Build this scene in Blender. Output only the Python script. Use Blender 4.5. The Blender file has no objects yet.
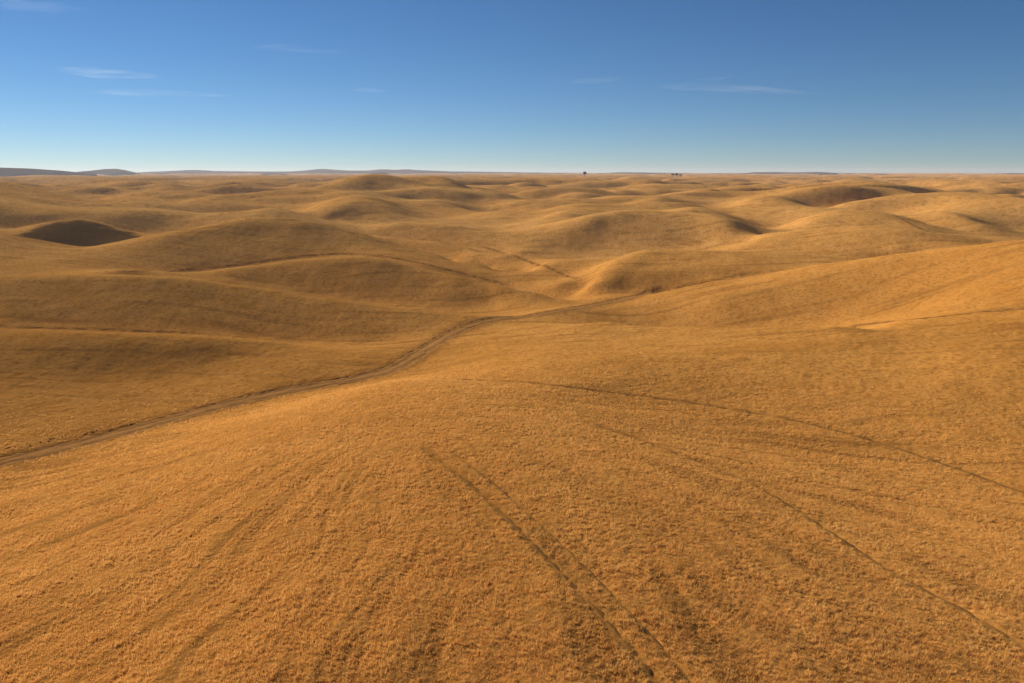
# Rolling golden grassland seen from the air: hills traced in image pixels, farm tracks, far hills, haze, thin cirrus

import numpy as np, math

# ---------------------------------------------------------------- noise
_rs = np.random.RandomState(7)
_perm = np.concatenate([_rs.permutation(512)] * 2)
_ga = _rs.rand(512) * 2 * math.pi
_gx, _gy = np.cos(_ga), np.sin(_ga)

def perlin(x, y):
    x = np.asarray(x, float); y = np.asarray(y, float)
    xi = np.floor(x).astype(np.int64); yi = np.floor(y).astype(np.int64)
    xf = x - xi; yf = y - yi
    xi &= 511; yi &= 511
    x1 = (xi + 1) & 511; y1 = (yi + 1) & 511
    def g(a, b, dx, dy):
        k = _perm[_perm[a] + b]
        return _gx[k] * dx + _gy[k] * dy
    u = xf * xf * xf * (xf * (xf * 6 - 15) + 10)
    v = yf * yf * yf * (yf * (yf * 6 - 15) + 10)
    n0 = g(xi, yi, xf, yf) * (1 - u) + g(x1, yi, xf - 1, yf) * u
    n1 = g(xi, y1, xf, yf - 1) * (1 - u) + g(x1, y1, xf - 1, yf - 1) * u
    return (n0 * (1 - v) + n1 * v) * 1.5

def sstep(a, b, x):
    t = np.clip((x - a) / (b - a), 0, 1)
    return t * t * (3 - 2 * t)

# ---------------------------------------------------------------- terrain
CAM_Z = 40.0
MEAN_Z = CAM_Z - 26.0

def far_hills(x, y, r):
    """rolling loess country beyond the traced hills"""
    wx = x + 40 * perlin(x / 310 + 3.1, y / 310)
    wy = y + 40 * perlin(x / 310 + 9.7, y / 310 + 5)
    b = perlin(wx / 275 + 80.1, wy / 205 + 40.2)
    h = 24 * (np.sqrt(b * b + .005) - .3) + 8 * perlin(wx / 640 + 1.7, wy / 640 + 8.8)
    b2 = perlin(wx / 165 + 31.3, wy / 105 + 14.2)
    h = h + 14.0 * (np.sqrt(b2 * b2 + .008) - .3)
    b3 = perlin(wx / 84 + 1.3, wy / 54 + 24.2)
    h = h + 7.0 * (np.sqrt(b3 * b3 + .008) - .3)
    h = h + 9 * perlin(x / 1900 + .4, y / 1900 + .3) * sstep(700, 2500, r)
    far = sstep(1500, 3200, r)
    h = (h * 1.22 + 5.0) * (1 - .15 * far) - 1.5 * far
    return 15.0 - 4.0 * np.log1p(np.exp(np.clip((15.0 - h) / 4.0, -30, 30)))

def base_z(x, y):
    r = np.hypot(x, y)
    a = np.arctan2(x, y)
    k = np.maximum(sstep(420, 700, r), sstep(.72, 1.0, np.abs(a)) * sstep(40, 160, r))
    return MEAN_Z + k * far_hills(x, y, r) - 2.0 * (1 - sstep(300, 600, r))

class Terrain:
    def __init__(self, pts, lam=1e-4):
        P = np.array(pts, float)
        self.P = P
        a = np.arctan2(P[:, 0], P[:, 1]); l = np.log(np.hypot(P[:, 0], P[:, 1]))
        self.q = np.stack([a, l], 1)
        d = P[:, 2] - base_z(P[:, 0], P[:, 1])
        n = len(P)
        K = self._k(((self.q[:, None] - self.q[None]) ** 2).sum(-1)) + lam * np.eye(n)
        A = np.zeros((n + 3, n + 3)); A[:n, :n] = K
        T = np.c_[np.ones(n), self.q]; A[:n, n:] = T; A[n:, :n] = T.T
        self.w = np.linalg.solve(A, np.r_[d, 0, 0, 0])
        # coarse lattice of the spline, read back with a cubic
        self.a0, self.a1, self.na = -1.15, 1.15, 576
        self.l0, self.l1, self.nl = math.log(14.), math.log(1600.), 680
        ga = np.linspace(self.a0, self.a1, self.na); gl = np.linspace(self.l0, self.l1, self.nl)
        G = np.zeros((self.na, self.nl))
        for i in range(self.na):
            d2 = (ga[i] - self.q[:, 0]) ** 2
            D = d2[None, :] + (gl[:, None] - self.q[None, :, 1]) ** 2
            G[i] = self._k(D) @ self.w[:n] + self.w[n] + self.w[n + 1] * ga[i] + self.w[n + 2] * gl
        self.G = np.clip(G, -22, 22)
    @staticmethod
    def _k(d2):
        d2 = np.maximum(d2, 1e-12)
        return d2 * np.log(d2) * .5
    def _spline(self, a, l):
        u = np.clip((a - self.a0) / (self.a1 - self.a0) * (self.na - 1), 1, self.na - 2.001)
        v = np.clip((l - self.l0) / (self.l1 - self.l0) * (self.nl - 1), 1, self.nl - 2.001)
        i = u.astype(int); j = v.astype(int); u = u - i; v = v - j
        def w4(t):
            return (((-.5 * t + 1) * t - .5) * t, (1.5 * t - 2.5) * t * t + 1, ((-1.5 * t + 2) * t + .5) * t, (.5 * t - .5) * t * t)
        wu, wv = w4(u), w4(v)
        s = 0
        for p in range(4):
            for q in range(4):
                s = s + wu[p] * wv[q] * self.G[np.minimum(i + p - 1, self.na - 1), np.minimum(j + q - 1, self.nl - 1)]
        return s
    def z(self, x, y):
        x = np.asarray(x, float); y = np.asarray(y, float)
        r = np.maximum(np.hypot(x, y), 1e-6); a = np.arctan2(x, y); l = np.log(np.maximum(r, 14.5))
        k = (1 - sstep(1000, 1500, r)) * (1 - sstep(.80, 1.1, np.abs(a)))
        h = base_z(x, y) + k * self._spline(a, l)
        # gentle unevenness every real slope has
        h = h + (.16 + .2 * sstep(150, 300, r)) * perlin(x / 25 + 5, y / 25) + .09 * perlin(x / 9, y / 9 + 2) + .5 * perlin(x / 61, y / 61 + 7) * sstep(120, 260, r)
        return h

# ground points traced in image pixels at guessed depths: x east, y north, z up, metres, camera stands at (0, 0, 40)
TRACED_PTS = [(0,32.79,16),(0,39.67,16.3),(0,49.56,16.5),(-7.01,71.92,16.4),(-8.39,86.87,15.4),(-23.15,80.8,14.4),(-15.95,93.66,14),(-34.86,76.95,12),
(-42.04,72.48,11),(-47.46,66.85,10.3),(-37.96,52.51,11.9),(-31.36,42.59,13.2),(-26.87,35.79,13.8),(-20.75,47.09,14.8),(-16.1,35.45,15.4),
(-14.46,57.63,16.1),(25.64,34.15,15),(33.4,45.93,14),(47.14,66.59,11.4),(39.04,73.37,11.5),(32.23,82.37,11.8),(24.87,88.54,12.2),(15.98,92.85,12.8),
(6.06,94.13,14),(-1.55,96.55,14),(15.5,59.8,15.2),(20.07,46.16,15.3),(55.67,80.03,12.6),(67.24,98.36,14.6),(49.61,95.34,13.4),(57.57,111.77,14.2),
(32.96,99.25,13),(37.37,113.5,13.8),(18.06,105.83,13.4),(20.91,123.2,12.4),(7.62,119.57,12.4),(-1.98,124.17,11),(-41.98,37.57,12.5),(-69.49,65.37,9),
(-90.71,87.63,10),(38.93,34.84,14.5),(68.39,65.1,13),(93.76,91.89,15),(-56.39,80.32,8.8),(-49.66,88.54,8.8),(-41.52,98.48,8.8),(-30.78,108.06,8.8),
(-20.18,118.92,8.8),(-15.71,136.03,8.6),(-8.77,158.24,8.4),(1.81,172.48,8.1),(10.13,179.5,8),(-60.63,86.92,9),(-69.89,101.36,9.6),(-55.11,101.64,8.8),
(-63.4,118.11,9.5),(-44.25,109.11,8.8),(-50.16,124.75,9.5),(-33.76,119.27,9.2),(-23.69,135.17,8.8),(-78.76,115.38,11),(19.46,150.75,10.91),
(19.03,147.44,10.87),(20.63,159.79,7.49),(26.32,144.63,11.31),(25.75,141.51,11.27),(27.9,153.3,7.98),(30.37,141.27,11.79),(29.72,138.23,11.75),
(32.19,149.75,8.51),(34.19,137.82,12.29),(33.45,134.86,12.25),(36.24,146.09,9.07),(38.84,135.03,12.81),(38,132.09,12.77),(41.17,143.13,9.63),
(43.23,132.11,13.35),(42.28,129.21,13.31),(45.82,140.03,10.22),(47.24,130.37,13.79),(46.19,127.47,13.75),(50.08,138.19,10.69),(51.1,128.55,14.24),
(49.95,125.65,14.2),(54.17,136.26,11.18),(54.79,126.66,14.71),(53.54,123.75,14.67),(58.08,134.25,11.67),(68.24,133.58,14.4),(78.65,133.57,15.56),
(89.22,132.82,16.85),(62.94,122.81,14.65),(72.25,122.24,15.42),(81.66,121.03,16.32),(67.75,157.01,10.54),(53.97,165.42,8.96),(38.61,174.79,7.67),
(25.84,182.18,7.28),(79.73,156.9,13.91),(64.17,170.31,12.58),(48.34,177.54,10.94),(89.8,153.69,17.48),(95.5,143.05,19.23),(102.8,155.01,22.35),
(81.99,171.4,17.58),(135.54,170.74,27.15),(132.15,166.47,27.11),(146.38,184.4,24.37),(130.72,171.95,26.62),(127.45,167.66,26.58),(141.18,185.71,23.82),
(125.79,173.13,26.08),(122.64,168.8,26.04),(135.85,186.98,23.26),(120.74,174.26,25.55),(117.72,169.9,25.51),(130.39,188.2,22.69),(115.57,175.34,25.01),
(112.68,170.96,24.97),(124.81,189.37,22.13),(110.19,178.18,24.08),(107.44,173.73,24.04),(119.01,192.43,21.13),(104.54,180.97,23.13),
(101.93,176.45,23.09),(112.91,195.45,20.11),(99.52,183.02,22.2),(97.04,178.45,22.16),(107.49,197.67,19.1),(94.32,185.01,21.25),(91.96,180.39,21.21),
(101.86,199.81,18.09),(88.93,186.92,20.29),(86.71,182.25,20.25),(96.05,201.88,17.06),(82.77,189.19,19.01),(80.7,184.46,18.97),(89.39,204.32,15.68),
(76.36,191.32,17.72),(74.46,186.54,17.68),(82.47,206.63,14.29),(69.92,193.77,16.05),(68.17,188.93,16.01),(75.51,209.27,12.48),(63.21,196.06,14.36),
(61.62,191.16,14.32),(68.26,211.75,10.66),(57.42,197.84,12.96),(55.58,191.51,12.92),(60.86,209.71,10.72),(48.79,199.11,11.35),(47.33,193.12,11.31),
(51.72,211.06,9.02),(39.53,199.11,9.52),(38.42,193.55,9.48),(41.9,211.06,7.08),(33.03,197.25,8.24),(24.96,194.4,7.41),(18.1,189.14,7.54),
(23.78,206.64,7.27),(32.09,217.65,7.54),(22.46,220.86,8.22),(26.12,236.56,9.99),(25.25,228.68,9.95),(30.36,244.12,11.89),(29.25,235.15,11.85),
(35.14,251.56,12.99),(33.75,241.62,12.95),(37.25,266.65,10.6),(42.72,258.49,14.41),(40.88,247.38,14.37),(45.28,274,12.09),(52.76,258.67,14.56),
(50.46,247.4,14.52),(55.92,274.19,12.24),(62.73,258.5,14.74),(59.95,247.06,14.7),(66.49,274.01,12.43),(72.33,257.02,14.64),(69.13,245.65,14.6),
(76.67,272.44,12.32),(81.73,255.23,14.57),(78.12,243.94,14.53),(86.64,270.55,12.24),(93.81,252.11,14.23),(89.7,241.06,14.19),(99.44,267.24,11.88),
(101.09,249.82,13.74),(96.73,239.06,13.7),(107.15,264.81,11.35),(108.16,247.39,13.27),(103.58,236.89,13.23),(114.65,262.23,10.86),(115.24,245.27,12.79),
(110.42,235.02,12.75),(122.16,259.99,10.34),(122.13,243.04,12.33),(117.09,233,12.29),(129.46,257.62,9.85),(40.08,223.43,10.78),(47.44,224.03,11.36),
(54.77,224.41,11.97),(62.58,226.51,12.59),(70.45,228.38,13.26),(39.51,396.03,18.23),(36.54,366.33,18.19),(41.88,419.8,14.94),(47.95,399.13,19.32),
(44.35,369.2,19.28),(50.82,423.08,16.07),(57.86,400.85,20.25),(53.52,370.78,20.21),(61.33,424.9,17.04),(75.27,397.94,19.38),(69.62,368.1,19.34),
(79.78,421.82,16.12),(93.49,388.92,18.87),(86.48,359.75,18.83),(99.1,412.26,15.6),(105.21,380.73,18.35),(97.32,352.17,18.31),(111.53,403.57,15.08),
(24.3,395.25,15.27),(8.96,387.9,12.78),(-5.65,365.96,10.11),(18.93,304.41,5.34),(3.47,335.98,6.96),(110.81,327.78,14.28),(19.11,344.47,7.45),
(29.08,344.27,7.69),(39.01,343.79,7.96),(47.71,342.69,8.5),(56.32,341.39,9.06),(68.84,338.06,9.36),(81,334.33,9.7),(89.97,327.88,10.81),
(98.47,321.25,11.91),(98.23,289.81,13.73),(104.5,283.88,13.63),(110.4,277.87,13.56),(115.6,273.04,13.23),(120.53,268.16,12.93),(105.12,323.34,15.04),
(99.11,304.84,15),(111.43,342.74,12.18),(117.95,318.89,16.2),(110.87,299.75,16.16),(125.03,338.02,13.41),(127.74,312.93,17.44),(119.7,293.24,17.4),
(135.4,331.71,14.73),(137.01,306.8,18.27),(128.11,286.87,18.23),(145.23,325.21,15.62),(149.35,299.87,18.38),(139.63,280.35,18.34),(158.31,317.86,15.74),
(158.49,295.14,17.59),(148.54,276.61,17.55),(168,312.85,14.91),(167.24,290.27,16.48),(157.24,272.9,16.44),(177.28,307.68,13.73),(174.24,286.12,15.35),
(164.3,269.79,15.31),(184.7,303.29,12.53),(133.37,266.49,14.82),(146.58,259.46,15.48),(128.17,384.19,13.04),(124.32,372.66,13),(134.57,403.4,10.47),
(136.53,388.72,14.45),(132.43,377.06,14.41),(143.36,408.16,11.93),(145.26,394.08,16.84),(140.91,382.26,16.8),(152.53,413.78,14.43),(155.31,400.97,18.72),
(150.65,388.94,18.68),(163.08,421.02,16.37),(166.43,407.31,20.44),(161.44,395.09,20.4),(174.76,427.67,18.14),(176.32,408.58,20.64),(171.03,396.32,20.6),
(185.14,429.01,18.33),(185.05,402.5,20.42),(179.5,390.42,20.38),(194.31,422.62,18.11),(192.16,392.48,19.17),(186.4,380.71,19.13),(201.77,412.11,16.82),
(198.2,379.34,16.75),(192.26,367.96,16.71),(208.11,398.31,14.3),(201.51,362.8,15),(195.46,351.91,14.96),(211.58,380.94,12.5),(207.06,348.07,13.35),
(200.85,337.63,13.31),(217.41,365.47,10.81),(212.48,338.9,12.54),(206.1,328.73,12.5),(223.1,355.84,9.97),(217.38,329.81,11.8),(210.86,319.91,11.76),
(228.25,346.3,9.2),(137.16,356.53,15.88),(149.22,353.82,16.74),(160.94,350.85,17.6),(168.36,345.13,17.09),(175.42,339.34,16.61),(115.19,507.08,16.93),
(106.55,469.05,16.89),(120.95,532.43,14.73),(130.42,503.38,16.94),(120.64,465.62,16.9),(136.94,528.55,14.74),(145.3,499.29,16.97),(134.41,461.84,16.93),
(152.57,524.25,14.78),(162.59,493.93,18.15),(150.4,456.88,18.11),(170.72,518.62,16.01),(177.59,483.41,19.22),(164.27,447.16,19.18),(186.47,507.58,17.15),
(189.15,473.63,19.05),(174.96,438.11,19.01),(198.6,497.31,16.98),(90.84,456.04,18.1),(84.03,421.84,18.06),(93.57,469.72,16.98),(104.09,458.33,19.72),
(96.28,423.95,19.68),(107.21,472.08,18.64),(115.79,453.45,18.51),(107.11,419.44,18.47),(119.26,467.05,17.4),(123.5,443.11,16.2),(114.24,409.88,16.16),
(127.21,456.4,15.03),(-105.01,125.97,14.84),(-102.13,122.52,14.8),(-110.26,132.27,12.93),(-101.37,127.65,14.42),(-98.65,124.23,14.38),
(-106.44,134.03,12.49),(-97.59,129.31,14),(-95.03,125.93,13.96),(-102.46,135.78,12.06),(-93.66,130.96,13.58),(-91.26,127.6,13.54),(-98.34,137.5,11.62),
(-89.58,132.57,13.17),(-87.34,129.25,13.13),(-94.06,139.2,11.19),(-84.54,132.89,13.02),(-82.47,129.63,12.98),(-88.77,139.53,11.04),(-79.42,133.11,12.88),
(-77.52,129.91,12.84),(-83.39,139.76,10.91),(-74.24,133.21,12.64),(-72.5,130.09,12.6),(-77.95,139.87,10.66),(-68.98,133.2,12.41),(-67.4,130.16,12.37),
(-72.43,139.86,10.43),(-64.63,133.88,12.06),(-63.19,130.89,12.02),(-67.87,140.58,10.07),(-60.2,134.47,11.73),(-58.88,131.53,11.69),(-63.21,141.2,9.72),
(-55.68,134.96,11.41),(-54.49,132.07,11.37),(-58.47,141.71,9.4),(-49.9,136.14,10.7),(-48.87,133.31,10.66),(-52.4,142.95,8.66),(-43.94,137.13,10.02),
(-43.06,134.36,9.98),(-46.14,143.99,7.95),(-116.69,154.98,10.51),(-102.3,151.74,10.92),(-97.46,151.92,10.58),(-92.57,152.04,10.25),(-87.61,152.07,9.94),
(-82.6,152.01,9.64),(-77.87,152.52,9.34),(-73.07,152.94,9.05),(-68.18,153.27,8.77),(-63.23,153.48,8.52),(-58.24,153.58,8.09),(-53.18,153.55,7.68),
(-48.08,153.39,7.3),(-42.95,153.09,6.95),(-37.39,153.85,6.92),(-31.74,154.44,6.94),(-26.01,154.83,6.99),(-140.99,171.48,16.9),(-135.3,164.56,16.86),
(-150.86,183.48,13.95),(-136.25,174,16.68),(-130.83,167.08,16.64),(-145.79,186.18,13.72),(-131.31,176.51,16.45),(-126.16,169.58,16.41),
(-140.51,188.87,13.49),(-126.17,179,16.24),(-121.28,172.08,16.2),(-135,191.54,13.26),(-120.81,181.47,16.03),(-116.19,174.53,15.99),
(-129.26,194.17,13.04),(-114.42,182.61,16.06),(-110.1,175.71,16.02),(-122.43,195.4,13.09),(-107.89,183.65,16.1),(-103.85,176.78,16.06),
(-115.44,196.51,13.15),(-102.14,184.06,16.11),(-98.36,177.25,16.07),(-109.29,196.94,13.17),(-96.31,184.36,16.13),(-92.79,177.61,16.09),
(-103.05,197.26,13.21),(-90.43,184.53,15.87),(-87.2,177.93,15.83),(-96.76,197.45,12.94),(-84.48,184.59,15.62),(-81.53,178.13,15.58),(-90.4,197.51,12.69),
(-75.24,185.31,14.8),(-72.73,179.13,14.76),(-80.5,198.28,11.83),(-65.16,183.79,13.68),(-63.13,178.07,13.64),(-69.72,196.66,10.66),(-57.52,182.13,12.84),
(-55.82,176.75,12.8),(-61.54,194.88,9.79),(-49.92,180.21,12.05),(-48.52,175.15,12.01),(-53.41,192.83,8.98),(-42.16,177.05,11.49),(-41.03,172.3,11.45),
(-43.84,184.13,9.99),(-34.76,174.57,10.73),(-33.88,170.11,10.69),(-36.15,181.56,9.21),(-25.3,172.15,9.77),(-24.69,167.99,9.73),(-26.31,179.04,8.21),
(-18.52,172.01,9.16),(-18.09,167.95,9.12),(-19.26,178.89,7.58),(-11.73,171.6,8.61),(-11.46,167.65,8.57),(-12.2,178.46,7.01),(-6.67,171.87,8.38),
(-6.51,167.94,8.34),(-6.93,178.75,6.78),(-1.58,171.99,8.19),(-1.55,168.09,8.15),(-1.65,178.87,6.57),(-92.37,228,11.37),(-89.03,219.77,11.33),
(-96.52,238.26,7.87),(-86.54,232.41,11.65),(-83.36,223.87,11.61),(-90.44,242.87,8.14),(-80.41,236.72,11.97),(-77.39,227.85,11.93),(-84.02,247.37,8.46),
(-73.66,239.95,12.52),(-70.84,230.74,12.48),(-76.98,250.74,9.03),(-66.68,243.02,13.12),(-64.06,233.45,13.08),(-69.68,253.95,9.64),(-54.29,244.03,13.79),
(-52.11,234.26,13.75),(-56.73,255.02,10.36),(-41.25,241.5,13.44),(-39.66,232.15,13.4),(-43.11,252.37,10.04),(-28.2,236.32,11.56),(-27.21,228.02,11.52),
(-29.47,246.96,8.14),(-15.38,227.48,10.1),(-14.89,220.19,10.06),(-16.07,237.72,6.7),(-3.41,217.97,8.64),(-3.31,211.61,8.6),(-3.56,227.78,5.27),
(7.68,209.86,7.46),(7.47,204.17,7.42),(8.02,219.3,4.1),(16.85,204.31,6.7),(16.41,199.02,6.66),(17.6,213.5,3.35),(-72.33,220.44,9.44),
(-63.38,219.01,8.49),(-54.44,217.28,7.59),(-45.35,214.25,6.78),(-36.42,210.88,6.05),(-29.2,208.46,5.74),(-22.11,205.82,5.5),(-14.03,206.02,5.6),
(-5.93,205.91,5.75),(-105.21,206.77,14.31),(-144.91,218.28,14.01),(-148.62,283.39,14.5),(-140.79,268.46,14.46),(-156.06,297.56,12.58),(-146,287,14.91),
(-138.13,271.53,14.87),(-153.3,301.35,13.01),(-138.19,295.26,16.45),(-130.15,278.1,16.41),(-145.1,310.03,14.62),(-132.57,300.02,17.41),
(-124.48,281.72,17.37),(-139.2,315.02,15.63),(-124.12,310.08,18.43),(-116.04,289.91,18.39),(-129.7,324.04,14.12),(-113.01,318.55,20.27),
(-104.88,295.62,20.23),(-118.1,332.88,16.01),(-102.51,324.18,20.54),(-94.99,300.39,20.5),(-107.13,338.77,16.26),(-88.05,324.26,19.92),
(-81.86,301.47,19.88),(-92.01,338.85,15.66),(-73.07,321.81,17.62),(-68.55,301.88,17.58),(-76.36,336.29,13.31),(-61.73,316.03,15.6),(-58.31,298.51,15.56),
(-64.51,330.25,11.29),(-52.76,310.55,13.64),(-50.12,294.96,13.6),(-55.14,324.52,9.31),(-44.16,305.83,11.89),(-42.12,291.71,11.85),(-46.14,319.59,7.53),
(-35.39,297.91,10.32),(-33.89,285.26,10.28),(-36.98,311.31,5.98),(-27.07,290.74,9.15),(-25.99,279.18,9.11),(-28.29,303.83,4.85),(-11.48,276.76,7.77),
(-11.06,266.77,7.73),(-11.99,289.22,3.55),(2.71,260.99,6.72),(2.62,252.39,6.68),(2.83,272.73,2.61),(14.97,239.53,6.79),(14.52,232.26,6.75),
(21.71,227.97,6.45),(21.09,221.43,6.41),(-138.85,237.37,13.89),(-149.28,234.52,14.51),(-161,243.6,16.04),(-112.01,256.62,10.78),(-105.8,259.78,10.59),
(-99.38,262.84,10.41),(-91.46,266.4,10.93),(-83.25,269.78,11.49),(-74.76,272.95,12.1),(-65.59,273.92,12),(-56.3,274.62,11.93),(-46.9,275.03,11.89),
(-37.23,268.94,10.68),(-27.89,262.52,9.6),(-20.85,259.16,8.22),(-13.95,255.62,6.9),(-7.18,250.9,5.88),(-0.64,246,4.93),(9.91,229.79,4.67),
(-74.99,360.28,12.42),(-70.79,340.09,12.38),(-77.99,374.69,8.37),(-62.8,356.51,11.45),(-59.46,337.52,11.41),(-65.31,370.77,7.42),(-50.78,352.36,10.55),
(-48.2,334.47,10.51),(-52.81,366.45,6.52),(-38.74,345.84,9.99),(-36.86,329,9.95),(-40.29,359.67,6),(-27.08,338.92,9.5),(-25.81,323.05,9.46),
(-28.16,352.48,5.56),(-15.5,324.63,8.7),(-14.82,310.47,8.66),(-16.12,337.62,4.85),(-4.81,309.96,8.12),(-4.61,297.31,8.08),(-5,322.36,4.36),
(10.19,280.82,7.3),(9.82,270.68,7.26),(19.98,256.22,6.83),(19.33,247.89,6.79),(-206.8,272.4,21.57),(-202.66,266.95,21.53),(-219.2,288.74,18.42),
(-199.24,274.68,20.72),(-195.26,269.19,20.68),(-211.2,291.16,17.53),(-191.49,276.9,19.86),(-187.66,271.37,19.82),(-202.98,293.52,16.63),
(-183.53,279.06,18.99),(-179.86,273.48,18.95),(-194.54,295.8,15.73),(-176.97,279.72,17.51),(-173.43,274.12,17.47),(-187.59,296.5,14.18),
(-171.09,281.02,16.15),(-167.67,275.4,16.11),(-181.35,297.88,12.75),(-164.33,281.55,14.84),(-161.04,275.92,14.8),(-174.19,298.45,11.38),
(-155.53,283.09,13.43),(-152.42,277.43,13.39),(-164.86,300.08,9.9),(-224.26,328.8,18.18),(-221.57,324.86,18.14),(-235.47,345.24,16.69),
(-214.46,332.9,16.42),(-211.88,328.91,16.38),(-225.18,349.55,14.85),(-209.22,338.57,17.53),(-206.71,334.51,17.49),(-219.68,355.5,16.01),
(-200.35,346.21,19.22),(-197.94,342.06,19.18),(-210.36,363.52,17.78),(-194.24,349.67,19.45),(-191.91,345.48,19.41),(-203.95,367.16,18.03),
(-187.5,351.07,18.26),(-185.25,346.85,18.22),(-196.88,368.62,16.77),(-180.54,350.2,16.31),(-178.37,346,16.27),(-189.56,367.71,14.73),(-170.9,348.34,14),
(-168.85,344.16,13.96),(-179.44,365.75,12.31),(-162,348.16,12.68),(-160.06,343.98,12.64),(-170.1,365.56,10.93),(-174.07,317.4,12.86),
(-183.52,312.03,13.72),(-166.57,323.65,13.15),(-222.12,368.19,20.69),(-240.8,368.26,22.08),(-194.95,388.87,18.63),(-172.82,388.27,13.24),
(-164.65,399.39,16.03),(-298.8,425.58,27.31),(-276.39,393.66,27.27),(-316.72,451.12,25.51),(-278.47,427.27,25.66),(-257.58,395.22,25.62),
(-295.18,452.9,23.78),(-257.77,428.43,22.93),(-238.43,396.3,22.89),(-273.23,454.14,20.91),(-238.6,427.98,21.33),(-220.7,395.89,21.29),
(-252.91,453.66,19.23),(-227.97,433.74,21.08),(-210.87,401.21,21.04),(-241.65,459.76,18.97),(-215.86,437.1,20.39),(-199.67,404.32,20.35),
(-228.81,463.33,18.23),(-203.43,440.27,19.69),(-188.18,407.25,19.65),(-215.64,466.69,17.5),(-190.34,442.28,18.62),(-176.06,409.11,18.58),
(-201.76,468.82,16.38),(-177,444.02,17.56),(-163.72,410.72,17.52),(-187.62,470.66,15.25),(-130.69,482.62,16.22),(-126.77,468.14,16.18),
(-137.22,506.75,14.53),(-123.77,492.69,19.44),(-120.06,477.91,19.4),(-129.96,517.33,17.91),(-116.47,502.68,22.81),(-112.98,487.6,22.77),
(-122.3,527.82,21.43),(-108.05,508.65,24.64),(-104.81,493.39,24.6),(-113.45,534.08,23.35),(-97.45,510.79,24.77),(-94.53,495.46,24.73),
(-102.32,536.33,23.49),(-85.5,508.87,22.92),(-82.94,493.6,22.88),(-89.78,534.31,21.55),(-74.66,500.46,19.43),(-72.42,485.45,19.39),(-78.39,525.49,17.9),
(-63.3,485.89,16.05),(-61.41,471.32,16.01),(-66.47,510.19,14.37),(-53.98,468.9,13.63),(-52.37,454.84,13.59),(-56.68,492.35,11.84),(-98.97,424.62,13.97),
(-83.73,429.92,12.56),(-65.95,428.96,12.89),(-40.39,438.14,13.7),(-160.36,422.6,18.64),(-155.55,409.92,18.6),(-165.17,435.28,17.1),
(-148.32,426.97,19.23),(-143.87,414.16,19.19),(-152.77,439.78,17.7),(-133.37,431.88,20.62),(-129.37,418.92,20.58),(-137.37,444.83,19.14),
(-122.17,431.02,19.57),(-118.5,418.09,19.53),(-125.83,443.95,18.06),(-109.55,424.08,16.69),(-106.27,411.36,16.65),(-112.84,436.8,15.12),
(-97.61,418.78,14.33),(-94.68,406.21,14.29),(-100.53,431.34,12.7),(-57.11,397.92,14.35),(-58.83,409.86,13.18),(-41.5,394.83,14.3),(-42.74,406.67,13.13),
(-25.95,389.14,13.68),(-26.73,400.81,12.5),(-13.1,377.77,12.04),(-13.49,389.11,10.83),(-70.12,585.82,19.6),(-68.01,568.24,19.56),(-73.62,615.11,17.99),
(-54.3,592.52,20.26),(-52.67,574.74,20.22),(-57.02,622.14,18.67),(-42.02,578.48,17.68),(-40.76,561.12,17.64),(-44.12,607.4,15.98),(-27.55,539.3,13.76),
(-26.72,523.12,13.72),(-28.93,566.26,11.91),(-228.74,576.26,22.1),(-221.88,558.97,22.06),(-240.18,605.07,19.34),(-212.62,593.04,23.43),
(-206.24,575.25,23.39),(-223.25,622.69,20.71),(-195.15,609.52,24.87),(-189.3,591.24,24.83),(-204.91,640,22.19),(-178.68,619.76,25.58),
(-173.32,601.16,25.54),(-187.62,650.74,22.93),(-161.48,629.62,26.34),(-156.63,610.73,26.3),(-169.55,661.1,23.7),(-128.97,626.87,25.61),
(-125.1,608.06,25.57),(-135.42,658.21,22.97),(-308.82,537.61,25.99),(-299.56,521.49,25.95),(-324.26,564.5,24.66),(-286.54,527.16,22.3),
(-277.94,511.34,22.26),(-300.86,553.52,20.82),(-263.52,527.88,21.29),(-255.61,512.05,21.25),(-276.69,554.28,19.76),(-246.98,535.82,21.34),
(-239.57,519.75,21.3),(-259.32,562.61,19.82),(-229.78,527.09,19),(-222.89,511.28,18.96),(-241.27,553.45,17.37),(-7.66,499.94,15.68),(-7.43,484.94,15.64),
(-7.97,519.94,14.2),(18.04,504.68,16.08),(17.5,489.54,16.04),(18.76,524.86,14.62),(34.39,508.84,18.77),(33.36,493.57,18.73),(35.77,529.19,17.41),
(50.66,509.49,19.7),(49.14,494.2,19.66),(52.68,529.87,18.38),(68.26,495.32,17.77),(66.21,480.46,17.73),(70.99,515.13,16.38),(15.4,429.72,14.75),
(14.94,416.83,14.71),(15.86,442.62,13.56),(24.41,444.33,17.26),(23.68,431,17.22),(25.15,457.66,16.13),(34.37,448.69,18.74),(33.34,435.22,18.7),
(35.4,462.15,17.65),(43.64,437.83,17.59),(42.33,424.7,17.55),(44.95,450.97,16.48),(219.92,437.87,17.32),(213.33,424.74,17.28),(228.72,455.39,15.92),
(230.81,432.24,18.43),(223.88,419.27,18.39),(240.04,449.53,17.07),(238.87,422.1,18.93),(231.71,409.43,18.89),(248.43,438.98,17.6),(239.29,410.33,17.45),
(232.11,398.02,17.41),(248.86,426.74,16.07),(237.31,394.06,14.85),(230.19,382.24,14.81),(246.8,409.82,13.38),(251.31,500.44,14.39),(243.77,485.43,14.35),
(263.88,525.46,11.99),(273.22,500.25,17.55),(265.02,485.24,17.51),(286.88,525.26,15.29),(287.53,497.95,20.16),(278.9,483.01,20.12),(301.91,522.84,18.02),
(301.64,495.39,21.82),(292.59,480.53,21.78),(316.72,520.16,19.75),(312.92,488.35,21.92),(303.53,473.7,21.88),(328.56,512.76,19.86),(323.72,481.25,22.03),
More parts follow.
